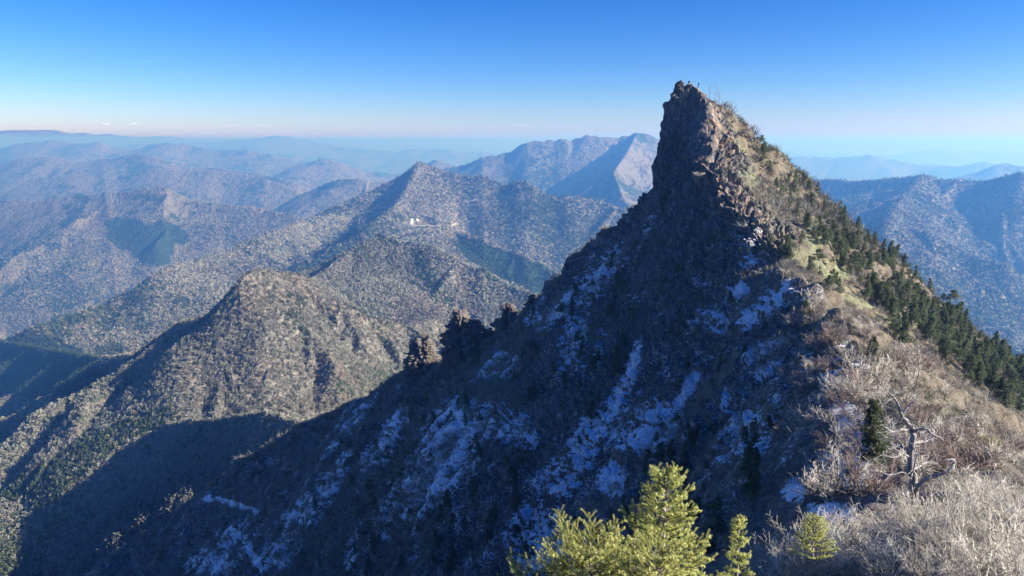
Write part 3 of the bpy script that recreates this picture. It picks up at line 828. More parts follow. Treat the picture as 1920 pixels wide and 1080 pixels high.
# ---- 2. conifers (shared meshes, one trunk and one crown part each)
def conifer_mesh(i):
    rg = np.random.default_rng(100 + i)
    h = 1.0
    lean = rg.normal(0, .04, 2)
    thin = [0, 1, 0, 2, 1, 0, 3, 2][i % 8]
    P0, P1, R0, R1 = [], [], [], []
    zs = np.linspace(0, h, 9)
    def ax(z): return np.array([lean[0] * z * z * 1.5 + .012 * math.sin(z * 9 + i), lean[1] * z * z * 1.5 + .012 * math.cos(z * 7 + i), z])
    for a, b in zip(zs[:-1], zs[1:]):
        P0.append(ax(a)); P1.append(ax(b)); R0.append(.022 * (1 - a) + .003); R1.append(.022 * (1 - b) + .003)
    C = []; S = []
    base = [.18, .30, .12, .42, .25, .10, .55, .35][i % 8]
    lay = int(rg.integers(11, 16))
    for k in range(lay):
        z = base + (.99 - base) * (k / (lay - 1)) ** .95
        if thin >= 2 and rg.random() < .28: continue
        top = 1 - (z - base) / (1.0 - base)
        L = (.035 + .235 * top ** (.65 if i % 3 else .9)) * rg.uniform(.75, 1.2)
        nb = int(rg.integers(8, 12)) - thin
        for b in range(nb):
            az = rg.uniform(0, 2 * math.pi)
            l = L * rg.uniform(.55, 1.25) * (1.25 if math.cos(az - 1.0) > .3 else .8)
            dirv = np.array([math.cos(az), math.sin(az), rg.uniform(-.18, .28)])
            p = ax(z); q = p + dirv * l
            P0.append(p); P1.append(q); R0.append(.006); R1.append(.002)
            m = int(12 + l * 85)
            t = rg.uniform(.25, 1.08, m)
            w = (.04 + .10 * l / .25) * (1 - .5 * t)
            perp = np.array([-dirv[1], dirv[0], 0])
            cc = p + dirv * l * t[:, None] + perp * rg.normal(0, 1, (m, 1)) * w[:, None] * .55 + np.array([0, 0, 1]) * (rg.normal(.004, .020, (m, 1)))
            C.append(cc); S.append(np.full(m, .021))
    C = np.concatenate(C); S = np.concatenate(S)
    V, T = loose_tris(C, S, rg, flat=.45)
    tv, tq = prisms(P0, P1, R0, R1)
    return tv, tri_to_quadsafe(tq), V, T
CONI = [conifer_mesh(i) for i in range(8)]
CONI_ME = []
for i, (tv, tt, cv, ct) in enumerate(CONI):
    a = mesh_obj("trunk", tv, tt, M_BARK, smooth=False); b = mesh_obj("crown", cv, ct, M_NEEDLE, smooth=False)
    CONI_ME.append((a.data, b.data)); bpy.data.objects.remove(a); bpy.data.objects.remove(b)

def place_parts(name, parts, loc, rz, sc, label, cat, group, tilt=(0, 0)):
    r = bpy.data.objects.new(name, None); r.empty_display_size = .3
    scene.collection.objects.link(r); r.location = loc; r.rotation_euler = (tilt[0], tilt[1], rz); r.scale = (sc, sc, sc) if np.isscalar(sc) else sc
    tag(r, label, cat, group)
    for nm, me in parts:
        c = bpy.data.objects.new(nm, me); scene.collection.objects.link(c); c.parent = r
    return r

def near_vis(x, y, z, h):
    """rough test: is the top of something standing here seen over nearer ground of the near sheet"""
    ok = np.ones(len(x), bool)
    for t in np.linspace(.12, .97, 40):
        ok &= near_z(x * t, y * t) < (z + h) * t + .3
    return ok

# where conifers stand: dots chosen in the photo's regions, then kept as world positions
def sample_region(poly, n, seed, dmin=6, dmax=520):
    rg = random.Random(seed); out = []
    xs = [p[0] for p in poly]; ys = [p[1] for p in poly]; tries = 0
    while len(out) < n and tries < n * 30:
        tries += 1
        px = rg.uniform(min(xs), max(xs)); py = rg.uniform(min(ys), max(ys))
        c = False; j = len(poly) - 1
        for i in range(len(poly)):
            if (poly[i][1] > py) != (poly[j][1] > py) and px < (poly[j][0] - poly[i][0]) * (py - poly[i][1]) / (poly[j][1] - poly[i][1]) + poly[i][0]: c = not c
            j = i
        if c: out.append((px, py))
    return out

def hits(pts, d0=6.0, d1=520.0, step=700):
    pts = np.array(pts, float)
    u = (540 - pts[:, 1]) / F; yy = CP + u * SP
    a = (pts[:, 0] - 960) / F / yy; b = (-SP + u * CP) / yy
    d = np.exp(np.linspace(math.log(d0), math.log(d1), step))
    G = near_z(a[:, None] * d[None], np.repeat(d[None], len(a), 0))
    below = b[:, None] * d[None] < G
    i = below.argmax(1); ok = below.any(1)
    dd = d[i]
    x = a * dd; return np.stack([x, dd, near_z(x, dd)], 1)[ok], pts[ok]

REG = [
 # polygon in the photo, count, height range, group, label stem
 ([(1395,240),(1480,310),(1600,420),(1690,500),(1640,520),(1540,470),(1450,360)], 80, (1.6, 4.2), 'stunted firs high on the sunlit flank', 'stunted dark fir high on the sunlit flank'),
 ([(1560,400),(1700,500),(1860,630),(1925,690),(1925,800),(1800,700),(1700,620),(1600,540),(1520,450)], 240, (2.2, 5.0), 'firs of the dense stand along the right skyline', 'green fir in the dense stand along the right skyline'),
 ([(1700,600),(1925,700),(1925,740),(1840,745),(1780,700)], 40, (3.4, 5.6), 'firs at the foot of the right flank', 'bushy green fir at the foot of the sunlit right flank'),
 ([(1420,430),(1520,470),(1640,560),(1720,640),(1700,680),(1560,560),(1460,500)], 26, (2.0, 4.4), 'scattered firs on the sunlit crest', 'thin fir standing alone on the sunlit crest slope'),
 ([(1250,350),(1420,470),(1500,560),(1420,700),(1250,760),(1180,600)], 34, (1.4, 3.2), 'small firs on the shaded rock wall', 'small dark fir clinging to the shaded rock wall'),
 ([(1000,560),(1180,480),(1200,700),(1100,800),(930,760),(860,690)], 60, (2.6, 5.4), 'firs on the snowy shaded slope', 'dark fir among snow patches on the shaded slope'),
 ([(560,820),(850,740),(1000,800),(1000,1080),(560,1080)], 75, (3.0, 6.0), 'firs low on the shaded slope', 'dark fir low on the shaded snowy slope'),
 ([(1050,820),(1380,760),(1500,850),(1350,1060),(1050,1060)], 60, (1.6, 3.4), 'firs in the shaded gully below the knife ridge', 'dark fir in the shaded gully below the knife ridge'),
 ([(160,1060),(480,850),(620,790),(600,860),(380,1060)], 50, (3.0, 5.5), 'firs along the lower left ridge', 'fir on the snowy lower left ridge'),
 ([(840,640),(1000,590),(1040,640),(900,700)], 14, (2.0, 3.8), 'firs beside the rock pinnacles', 'dark fir beside the rock pinnacles'),
]
allc = []
for ri_, (poly, cnt, (h0, h1), grp, lab) in enumerate(REG):
    P, Q = hits(sample_region(poly, cnt, 40 + ri_))
    for p, q in zip(P, Q):
        h = nrg.uniform(h0, h1) * (1 if nrg.random() > .12 else 1.25)
        allc.append((h / p[1], p, h, grp, lab))
# particular trees of the photo: (x, y of the foot, height m, label)
for (px, py, h, lab) in [(837, 952, 6.4, 'solitary layered dark fir in the middle of the big snow patch'),
                         (1632, 690, 3.4, 'slim fir with a bare lower trunk beside the dead white tree'),
                         (1512, 605, 3.0, 'flat-topped green fir below the tan rock crest'),
                         (1645, 870, 3.6, 'leaning dark fir just left of the dead white tree'),
                         (1335, 975, 2.4, 'thin half-dead fir right of the bright foreground fir'),
                         (1300, 335, 1.6, 'tiny fir at the foot of the smooth dark slab')]:
    P, Q = hits([(px, py)])
    if len(P): allc.append((9.0, P[0], h, None, lab))
def name_ends(items, word):
    """items: list of [photo x, photo y, group, label]; the outermost of each group get a label of their own"""
    out = [it[3] for it in items]; G = {}
    for i, it in enumerate(items):
        if it[2]: G.setdefault(it[2], []).append(i)
    for g, ids in G.items():
        left = list(ids)
        for key, txt in ((lambda i: items[i][1], 'highest'), (lambda i: -items[i][1], 'lowest'), (lambda i: items[i][0], 'leftmost'), (lambda i: -items[i][0], 'rightmost')):
            if len(left) > 1:
                i = min(left, key=key); left.remove(i); out[i] = txt + ' of the ' + g
    return out
allc.sort(key=lambda t: -t[0])
_it = []
for t_ in allc[:300]:
    qx, qy = photo_xy(*t_[1]); _it.append([float(qx), float(qy), t_[3], t_[4]])
_lab = name_ends(_it, 'fir')
allc = [t_[:4] + (_lab[k] if k < 300 else t_[4],) for k, t_ in enumerate(allc)]
for k, (s_, p, h, grp, lab) in enumerate(allc[:300]):
    i = int(nrg.integers(0, 8))
    if 'layered' in lab: i = 2
    if 'half-dead' in lab: i = 6
    place_parts("fir_tree", [("trunk", CONI_ME[i][0]), ("crown", CONI_ME[i][1])], (p[0], p[1], p[2] - .12), nrg.uniform(0, 6.28), (h * nrg.uniform(.8, 1.25), h * nrg.uniform(.8, 1.25), h), lab, 'fir tree', grp,
                (nrg.normal(0, .08), nrg.normal(0, .08)))
if len(allc) > 300:
    VV, TT, MM = [], [], []; off = 0
    for (s_, p, h, grp, lab) in allc[300:]:
        tv, tt, cv, ct = CONI[int(nrg.integers(0, 8))]
        a = nrg.uniform(0, 6.28); c, s = math.cos(a), math.sin(a); Rm = np.array([[c, -s, 0], [s, c, 0], [0, 0, 1]])
        for (v, t, m) in ((tv, tt, 0), (cv, ct, 1)):
            VV.append(v @ Rm.T * h + p - np.array([0, 0, .12])); TT.append(t + off); MM.append(np.full(len(t), m)); off += len(v)
    o = mesh_obj("fir_wood", np.concatenate(VV), np.concatenate(TT), None, smooth=False, mats=[M_BARK, M_NEEDLE], fmat=np.concatenate(MM))
    tag(o, 'far smaller firs scattered over the rocky slopes', 'firs', kind='stuff')
print('conifers', len(allc))

# ---- 3. bare brush on the near slopes: distant clumps baked into one object
def brush_field():
    n = 105000
    d = nrg.uniform(55, 470, n); a = nrg.uniform(-.62, .74, n)
    keep = nrg.random(n) < np.clip(d / 190, .45, 1)
    d = d[keep]; a = a[keep]; x = a * d; y = d; n = len(x)
    z = near_z(x, y)
    px, py = photo_xy(x, y, z)
    ri = np.clip(np.interp(y, rows, np.arange(NRN)).round().astype(int), 0, NRN - 1); ci = np.clip(np.interp(x / (y - APEX), AN, np.arange(NCN)).round().astype(int), 0, NCN - 1)
    rock = ROCK[ri, ci]; snow = SNOW[ri, ci]; bam = BAM[ri, ci]; sd = side[ri, ci]; nr = NG[ri, ci]
    dens = np.where(rock > .35, .03, 1.0) * np.where(snow > .5, .8, 1.0) * np.where(bam > .3, 1.0, 1.0)
    dens *= np.where(TRAIL[ri, ci] > .3, .05, 1.0)
    dens *= .55 + .6 * sstep(-.4, .3, fbm2(x / 14, y / 14, 500, 3))
    ok = (nrg.random(n) < dens) & (px > -80) & (px < 2000) & (py < 1120) & (z / y > -.80)
    ok &= near_vis(x, y, z, 2.2)
    x, y, z, sd, bam, snow, nr, px, py = [v[ok] for v in (x, y, z, sd, bam, snow, nr, px, py)]
    # taller bare growth added along the lower north ridge, pale to look sunlit
    NP = np.array([pt(*q) for q in NCREST if 300 < q[0] < 790]); tq = nrg.uniform(0, len(NP) - 1, 420); ii = tq.astype(int).clip(0, len(NP) - 2); ff = (tq - ii)[:, None]
    PP = NP[ii] * (1 - ff) + NP[ii + 1] * ff; ex = PP[:, 0] + nrg.normal(0, 2.2, 420); ey = PP[:, 1] + nrg.normal(-1, 2.6, 420); ez = near_z(ex, ey)
    nb0 = len(x)
    x = np.append(x, ex); y = np.append(y, ey); z = np.append(z, ez); sd = np.append(sd, np.ones(420)); bam = np.append(bam, np.zeros(420)); snow = np.append(snow, np.zeros(420))
    nr = np.concatenate([nr, np.tile([[0, 0, 1.0]], (420, 1))])
    n = len(x); ww = nrg.random(n); ww[nb0:] = np.where(ww[nb0:] < .12, .05, .5)
    kn = fbm2(x / 22, y / 22, 510, 3)
    kind = np.where(ww < .12 + .5 * (kn > .30), .8, np.where(ww > .72, .45, .1))
    shade = np.clip(nrg.normal(.42, .25, n) + .45 * (sd > 0), 0, 1.3)  # brush on the shaded side is lightened, fill light put into its colour
    isb = (bam > .25) & (nrg.random(n) < .8); kind = np.where(isb, .97, kind)
    size = np.where(isb, .5, 1.0) * nrg.uniform(.8, 2.1, n) * np.where(sd > 0, 1.0, .85) * np.clip(y / 170, .75, 1.5)
    size[nb0:] = nrg.uniform(2.0, 3.9, n - nb0); shade[nb0:] = nrg.uniform(.8, 1.2, n - nb0)  # added crest clumps take the palest tones, sunlight put into the colour
    m = 34
    idx = np.repeat(np.arange(n), m); N = len(idx)
    # slender shoots fanning up from the foot
    dirv = nrg.normal(size=(N, 3)) * np.array([.75, .75, .4]) + np.array([0, 0, .75]) + nr[idx] * .35
    dirv /= np.linalg.norm(dirv, axis=1, keepdims=True)
    s = size[idx] * nrg.uniform(.6, 1.15, N)
    t0 = nrg.uniform(.05, .6, N)
    O = np.stack([x, y, z], 1)[idx] + nrg.normal(0, .22, (N, 3)) * size[idx, None] * np.array([1, 1, .2])
    p0 = O + dirv * (s * t0)[:, None]; p1 = O + (dirv + nrg.normal(0, .28, (N, 3))) * s[:, None]
    w = nrg.normal(size=(N, 3)); w -= dirv * (w * dirv).sum(1, keepdims=True); w /= np.linalg.norm(w, axis=1, keepdims=True)
    wd = np.where(kind[idx] > .6, .085, .036) * size[idx] * np.clip(y[idx] / 200, .5, 1.6)
    evg_ = (kind[idx] > .6)[:, None]
    p1 = np.where(evg_, p0 + nrg.normal(0, .16, (N, 3)) * size[idx, None] * .8, p1)
    V = np.stack([p0 - w * wd[:, None], p0 + w * wd[:, None], p1], 1).reshape(-1, 3)
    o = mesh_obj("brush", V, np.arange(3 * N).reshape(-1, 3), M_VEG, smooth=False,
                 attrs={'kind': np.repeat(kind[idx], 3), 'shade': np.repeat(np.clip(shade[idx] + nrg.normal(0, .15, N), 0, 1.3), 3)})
    tag(o, 'bare brushwood and low bushes growing over the rocky slopes', 'brush', kind='stuff')
    return n
print('brush clumps', brush_field())
# ------------------------------------------------------------------ foreground shrubs: shared meshes, each shrub an object
def shrub_mesh(i, thick=1.0):
    rg = np.random.default_rng(700 + i)
    P0, P1, R0, R1 = [], [], [], []
    def stem(p, d, L, r, n, kids, wob, up=.04):
        pts = []
        for k in range(n):
            d = d + rg.normal(0, wob, 3) + np.array([0, 0, up]); d /= np.linalg.norm(d); q = p + d * L / n
            r2 = r * (1 - .75 / n); P0.append(p); P1.append(q); R0.append(r); R1.append(r2); r = r2; p = q
            if kids and k >= (1 if kids == 2 else 0):
                for _ in range(int(rg.integers(1, 3))):
                    e = d + rg.normal(0, .62, 3); e[2] = e[2] * .8 + .10; e /= np.linalg.norm(e)
                    if kids == 2: stem(q, e, L * rg.uniform(.35, .62), r * .62, 4, 1, .16)
                    else: stem(q, e, L * rg.uniform(.3, .6), r * .6, 2, 0, .14)
    for s in range(8):
        az = rg.uniform(0, 6.28); tl = rg.uniform(.2, 1.1)
        stem(np.array([math.cos(az) * .1, math.sin(az) * .1, 0]), np.array([math.cos(az) * tl, math.sin(az) * tl, 1.0]), .95 * rg.uniform(.7, 1.1), .015 * thick, 5, 2, .13)
    R0 = np.maximum(R0, .0048 * thick); R1 = np.maximum(R1, .0034 * thick)
    V, Q = prisms(P0, P1, R0, R1)
    return V, Q
SHRUB = [shrub_mesh(i) for i in range(6)] + [shrub_mesh(10 + i, 1.9) for i in range(4)]
def me_of(name, V, Q, mat):
    o = mesh_obj(name, V, Q, mat, smooth=False); me = o.data; bpy.data.objects.remove(o); return me
SHRUB_ME = [me_of("bare_shrub", v, q, M_TWIG) for v, q in SHRUB[:6]] + [me_of("bare_shrub", v, q, M_TWIG2 if k % 2 else M_TWIG) for k, (v, q) in enumerate(SHRUB[6:])]
print('shrub faces', [len(q) for v, q in SHRUB])
SREG = [
 ([(1370,1075),(1430,1000),(1540,985),(1660,960),(1800,900),(1925,850),(1925,1080)], 95, (.65, 1.15), 'pale leafless shrubs of the foreground thicket', 'pale grey leafless shrub in the tangled foreground thicket', 0),
 ([(1440,940),(1600,760),(1760,700),(1925,760),(1925,860),(1700,930),(1560,960)], 95, (.8, 1.4), 'leafless shrubs around the dead tree', 'grey brown leafless shrub on the slope around the dead white tree', 6),
 ([(1400,700),(1520,560),(1640,640),(1760,720),(1600,760),(1450,880)], 80, (1.2, 2.0), 'leafless shrubs on the knife ridge', 'twiggy leafless shrub on the flank of the knife ridge', 6),
]
cand = []
for ri_, (poly, cnt, (h0, h1), grp, lab, m0) in enumerate(SREG):
    pts = [(px, py + 30) if ri_ == 0 else (px, py) for px, py in sample_region(poly, cnt, 90 + ri_)]
    P, Q = hits(pts, d0=4.5)
    for p, q in zip(P, Q):
        if p[1] < 6.0 and q[0] < 1500: continue
        cand.append((p, nrg.uniform(h0, h1), grp, lab, m0))
def near_dead(p):
    a, b = photo_xy(*p); return 1650 < a < 1780 and 905 < b < 985
cand = [c for c in cand if not near_dead(c[0])][:300]
_it = []
for c in cand:
    a, b = photo_xy(*c[0]); _it.append([float(a), float(b), c[2], c[3]])
_lab = name_ends(_it, 'shrub')
cand = [c[:3] + (l, c[4]) for c, l in zip(cand, _lab)]
for (p, h, grp, lab, m0) in cand:
    i = m0 + int(nrg.integers(0, 6 if m0 == 0 else 4))
    o = bpy.data.objects.new("bare_shrub", SHRUB_ME[i]); scene.collection.objects.link(o)
    o.location = (p[0], p[1], p[2] - .05); o.rotation_euler = (nrg.normal(-.1, .12), nrg.normal(-.12, .12), nrg.uniform(0, 6.28)); o.scale = (h * 1.15, h * 1.15, h)
    tag(o, lab, 'shrub', grp)
print('shrubs', len(cand))

# ------------------------------------------------------------------ the bright firs in the foreground
def fir_detailed(name, foot, height, label, seed, rz=0.0, wid=1.0, zmin=0.0, group=None, bare=0.0):
    """needle by needle: trunk, then a crown of bottle-brush shoots"""
    rg = np.random.default_rng(seed)
    P0, P1, R0, R1 = [], [], [], []; SH = []
    lean = rg.normal(0, .03, 2)
    def ax(z): return np.array([lean[0] * z + .02 * math.sin(z * 3), lean[1] * z + .02 * math.cos(z * 2.3), z])
    zs = np.linspace(0, height, 16)
    for a, b in zip(zs[:-1], zs[1:]):
        f = lambda z: .035 * (1 - z / height) ** .8 * (height / 3) + .005
        P0.append(ax(a)); P1.append(ax(b)); R0.append(f(a)); R1.append(f(b))
    SH.append((ax(height - .16), ax(height + .05), 1.0))
    z = height - .05; k = 0
    while z > zmin:
        top = height - z
        L = wid * (.11 + .56 * top ** .72) * (1 if z > .5 else .8)
        nb = 6 if top < .35 else 7
        off = rg.uniform(0, 6.28)
        for b in range(nb):
            az = off + b * 2 * math.pi / nb + rg.normal(0, .25)
            l = L * rg.uniform(.6, 1.15)
            el = .75 - .5 * min(top / 1.0, 1) + rg.normal(0, .1)
            dv = np.array([math.cos(az) * math.cos(el), math.sin(az) * math.cos(el), math.sin(el)])
            if rg.random() < bare: continue
            p = ax(z + rg.normal(0, .02)); n = max(2, int(l / .085)); d = dv.copy()
            for s in range(n):
                d = d + np.array([0, 0, .07]) + rg.normal(0, .05, 3); d /= np.linalg.norm(d)
                q = p + d * l / n
                P0.append(p); P1.append(q); R0.append(.006 * (1 - s / n) + .002); R1.append(.006 * (1 - (s + 1) / n) + .002)
                if s / n > .15: SH.append((p, q, s / n))
                side_ = np.cross(d, [0, 0, 1]); side_ /= np.linalg.norm(side_) + 1e-9
                if s >= 1 or n < 4:
                    for sg in (-1, 1):
                        ll = min(.34 * (1 - s / (n + .5)) * l + .05, .30) * rg.uniform(.7, 1.2)
                        e = d * .75 + side_ * sg * .8 + np.array([0, 0, rg.normal(.12, .12)]); e /= np.linalg.norm(e)
                        m = max(1, int(ll / .08)); pp = q
                        for j in range(m):
                            e = e + rg.normal(0, .08, 3) + np.array([0, 0, .05]); e /= np.linalg.norm(e)
                            qq = pp + e * ll / m
                            P0.append(pp); P1.append(qq); R0.append(.003); R1.append(.002)
                            SH.append((pp, qq, .3 + .7 * (j + 1) / m))
                            if m > 2 and j == m // 2:
                                for s2 in (-1, 1):
                                    e2 = e * .7 + side_ * s2 * .5 + np.cross(e, [0, 0, 1]) * s2 * .5; e2 /= np.linalg.norm(e2) + 1e-9
                                    SH.append((qq, qq + e2 * .07, 1.0))
                            pp = qq
                p = q
            SH.append((p, p + d * .05, 1.0))
        z -= .072 + .045 * min(top, 1.2) * rg.uniform(.7, 1.2); k += 1
    A0 = np.array([s[0] for s in SH]); A1 = np.array([s[1] for s in SH]); TP = np.array([s[2] for s in SH])
    ln = np.linalg.norm(A1 - A0, axis=1)
    cnt = np.maximum((ln * 680).astype(int), 14)
    idx = np.repeat(np.arange(len(SH)), cnt); N = len(idx)
    t = rg.random(N)
    D = (A1 - A0)[idx]; Ln = np.linalg.norm(D, axis=1, keepdims=True) + 1e-9; Dn = D / Ln
    w = rg.normal(size=(N, 3)); w -= Dn * (w * Dn).sum(1, keepdims=True); w /= np.linalg.norm(w, axis=1, keepdims=True)
    w[:, 2] += .25; 
    B = A0[idx] + D * t[:, None]
    nd = w * .85 + Dn * .55; nd /= np.linalg.norm(nd, axis=1, keepdims=True)
    E = B + nd * (.024 * rg.uniform(.75, 1.2, (N, 1)))
    c = np.cross(nd, Dn); c /= np.linalg.norm(c, axis=1, keepdims=True) + 1e-9
    V = np.stack([B - c * .0027, B + c * .0027, E], 1).reshape(-1, 3)
    tip = np.repeat(np.clip(TP[idx] * .5 + rg.normal(0, .12, N) + .35 * (t * TP[idx] > .6), 0, 1), 3)
    root = empty(name, foot, label, 'fir tree', group, rz)
    tv, tq = prisms(P0, P1, R0, R1)
    mesh_obj("trunk", tv, tq, M_BARK, root, smooth=False)
    mesh_obj("crown", V, np.arange(3 * N).reshape(-1, 3), M_NEEDLE_N, root, smooth=False, attrs={'tip': tip})
    print(name, 'needles', N)
    return root
def stand_at(px, pytop, d, h):
    x, y, z = pt(px, pytop, d); return (x, y, z - h)
fir_detailed("fir_tree", stand_at(1257, 905, 6.3, 2.9), 2.9, 'tall bright yellow-green fir in the foreground, its leader highest', 21, .4, .74, 1.2)
fir_detailed("fir_tree", stand_at(1100, 1022, 5.9, 2.1), 2.1, 'low bushy bright green fir left of the tall foreground fir', 22, 1.1, 1.55, .9)
fir_detailed("fir_tree", stand_at(1388, 975, 6.6, 1.9), 1.9, 'small young fir with a bare leader right of the tall foreground fir', 23, 2.0, .26, .9, bare=.35)
fir_detailed("fir_tree", stand_at(1185, 1045, 5.2, 1.6), 1.6, 'short bright green fir in front of the tall foreground fir', 26, 2.0, 1.0, .7)
fir_detailed("fir_tree", stand_at(1532, 975, 12.5, .8), .8, 'low yellow-green fir half hidden in the pale foreground thicket', 24, 2.6, .9, .05)
fir_detailed("fir_tree", (lambda q: (q[0], q[1], q[2] - .55))(hit(1850, 850, d0=10)), 1.5, 'wide low yellow-green fir right of the dead white tree', 25, .9, 2.0, .35)

# ------------------------------------------------------------------ dead trees
def tube_path(pts, radii, sides=7):
    """one continuous tapered tube through points -> verts, quads"""
    P = np.array(pts, float)
    # smooth the path
    t = np.arange(len(P)); tt = np.linspace(0, len(P) - 1, (len(P) - 1) * 4 + 1)
    def cr(col):
        out = []
        for s in tt:
            i = min(int(s), len(P) - 2); f = s - i
            p0, p1, p2, p3 = col[max(i - 1, 0)], col[i], col[i + 1], col[min(i + 2, len(P) - 1)]
            out.append(.5 * (2 * p1 + (p2 - p0) * f + (2 * p0 - 5 * p1 + 4 * p2 - p3) * f * f + (3 * p1 - p0 - 3 * p2 + p3) * f ** 3))
        return np.array(out)
    S = np.stack([cr(P[:, k]) for k in range(3)], 1)
    jr = np.random.default_rng(int(abs(P[0, 0] * 1000 + P[-1, 2] * 777)) % 99991); S[1:-1] += jr.normal(0, 1, (len(S) - 2, 3)) * np.interp(tt, t, radii)[1:-1, None] * .30; Rr = np.interp(tt, t, radii)
    T = np.gradient(S, axis=0); T /= np.linalg.norm(T, axis=1, keepdims=True) + 1e-9
    u = np.cross(T[0], [0, 0, 1.0]);
    if np.linalg.norm(u) < .2: u = np.cross(T[0], [1.0, 0, 0])
    V = []
    for k in range(len(S)):
        u = u - T[k] * np.dot(u, T[k]); u /= np.linalg.norm(u) + 1e-9; v = np.cross(T[k], u)
        for s in range(sides):
            a = 2 * math.pi * s / sides
            V.append(S[k] + (u * math.cos(a) + v * math.sin(a)) * Rr[k] * (1 + .12 * math.sin(3 * a + k * .5)))
    n = len(S); Q = []
    for k in range(n - 1):
        for s in range(sides):
            s2 = (s + 1) % sides
            Q.append((k * sides + s, k * sides + s2, (k + 1) * sides + s2, (k + 1) * sides + s))
    return np.array(V), np.array(Q)
def join_tubes(lst):
    V, Q, off = [], [], 0
    for v, q in lst:
        V.append(v); Q.append(q + off); off += len(v)
    return np.concatenate(V), np.concatenate(Q)

def dead_white_tree():
    base = hit(1712, 935, d0=12) or pt(1712, 935, 22)
    D = base[1]; k = D / F * .985
    # the tree's own shape in metres: across, towards the viewer, up (photo points about the foot)
    def w(px, py, dep=0.0):
        x, y, z = pt(px, py, D - dep); return (x - base[0], y - base[1], z - base[2])
    root = empty("dead_tree", base, 'large weathered white dead tree with twisted bare limbs on the ridge', 'dead tree')
    tr = tube_path([w(1716, 960), w(1712, 905), w(1708, 860, .1), w(1710, 815), w(1706, 800), w(1690, 775, .1), w(1680, 750), w(1666, 735)], [.15, .13, .12, .105, .09, .065, .04, .015], 9)
    mesh_obj("trunk", *tr, M_DEAD, root)
    limbs = [
     ([w(1716,935), w(1722,912,.3), w(1745,895,.5), w(1770,888,.6), w(1786,876,.6), w(1788,862,.5), w(1772,862,.5)], [.09,.085,.07,.062,.055,.05,.02]),
     ([w(1708,812), w(1725,806,.2), w(1738,804,.3), w(1748,815,.35), w(1765,822,.4), w(1770,828,.4)], [.06,.052,.045,.035,.025,.01]),
     ([w(1712,830), w(1730,828,-.2), w(1745,822,-.3), w(1752,810,-.3), w(1738,800,-.3)], [.05,.045,.035,.02,.012]),
     ([w(1704,808), w(1690,806,.2), w(1672,810,.3), w(1660,802,.35), w(1652,796,.35)], [.05,.042,.032,.028,.012]),
     ([w(1672,810,.3), w(1660,820,.4), w(1648,824,.4)], [.02,.014,.007]),
     ([w(1690,775,.1), w(1702,762,.2), w(1715,752,.3), w(1722,748,.3)], [.03,.026,.018,.008]),
     ([w(1676,745), w(1664,752,.1), w(1655,762,.2)], [.025,.018,.008]),
     ([w(1710,862), w(1694,851,.3), w(1675,858,.5), w(1655,853,.5), w(1638,862,.6)], [.035,.028,.022,.014,.006]),
     ([w(1712,892), w(1692,886,.3), w(1668,891,.4), w(1650,884,.5), w(1624,882,.6)], [.035,.03,.022,.016,.006]),
     ([w(1708,930), w(1704,915,.2), w(1712,880,.3), w(1722,850,.4), w(1724,836,.4)], [.045,.04,.028,.018,.008]),
     ([w(1722,850,.4), w(1730,880,.3), w(1728,900,.3)], [.014,.012,.008]),
     ([w(1714,880), w(1730,870,-.3), w(1746,866,-.4), w(1760,872,-.4)], [.04,.032,.02,.008]),
     ([w(1706,845), w(1690,838,-.2), w(1672,832,-.3)], [.03,.02,.008]),
     ([w(1708,925), w(1700,925,.3), w(1698,940,.4), w(1704,958,.4)], [.07,.065,.05,.03]),
    ]
    rg = random.Random(4)
    for L, R in limbs:
        R = [r * 1.15 for r in R]; parts = [tube_path(L, R, 7)]
        for t in range(9):
            i = rg.randrange(1, len(L)); p = L[i]; q = tuple(p[j] + rg.uniform(-.55, .55) * (1.0 if j else 1.3) for j in range(3)); m = tuple((p[j] + q[j]) / 2 + rg.uniform(-.05, .05) for j in range(3))
            parts.append(tube_path([p, m, q], [min(R[i], .016), .010, .004], 4))
        mesh_obj("limb", *join_tubes(parts), M_DEAD, root)
dead_white_tree()

def skyline_spot(px, yr=(120, 330), w=1.6):
    """highest point of the near ground along a photo column: where things stand against the sky"""
    m = (np.abs(QX - px) < w) & (QY > yr[0]) & (QY < yr[1]) & (CY > 190) & (CY < 225)
    i = np.where(m.ravel())[0]; j = i[np.argmin(QY.ravel()[i])]
    return (float(CX.ravel()[j]), float(CY.ravel()[j]), float(CZ.ravel()[j]))
def snag(px, pyf, pyt, label, seed, group=None, d=None, r=.10, mat=None):
    f = hit(px, pyf) if d is None else skyline_spot(px)
    if f is None: return
    rg = random.Random(seed); x, y, z = f
    h = pt(px, pyt, y)[2] - z
    root = empty("dead_tree", (x, y, z - .1), label, 'dead tree', group)
    P = [(0, 0, 0)]; X = 0; Yy = 0
    for k in range(1, 6):
        X += rg.uniform(-.05, .05) * h; Yy += rg.uniform(-.03, .03) * h; P.append((X, Yy, h * k / 5))
    mesh_obj("trunk", *tube_path(P, [r, r * .9, r * .75, r * .6, r * .4, r * .15], 6), mat or M_BARK, root)
    for k in range(rg.randint(4, 7)):
        i = rg.randint(2, 4); p = P[i]; a = rg.uniform(0, 6.28); l = h * rg.uniform(.1, .24)
        q = (p[0] + math.cos(a) * l, p[1] + math.sin(a) * l, p[2] + l * rg.uniform(0, .8))
        m = tuple((p[j] + q[j]) / 2 + rg.uniform(-.03, .03) * h for j in range(3))
        mesh_obj("limb", *tube_path([p, m, q], [r * .4, r * .28, r * .1], 5), mat or M_BARK, root)
g1 = 'dead trunks below the tan rock crest'
snag(1467, 540, 486, 'left of the three bare dead trunks below the tan rock crest', 1, g1)
snag(1487, 540, 458, 'tallest middle one of the three bare dead trunks below the tan rock crest', 2, g1)
snag(1500, 550, 500, 'crooked right one of the three bare dead trunks below the tan rock crest', 3, g1)
g2 = 'dead trunks on the summit slope'
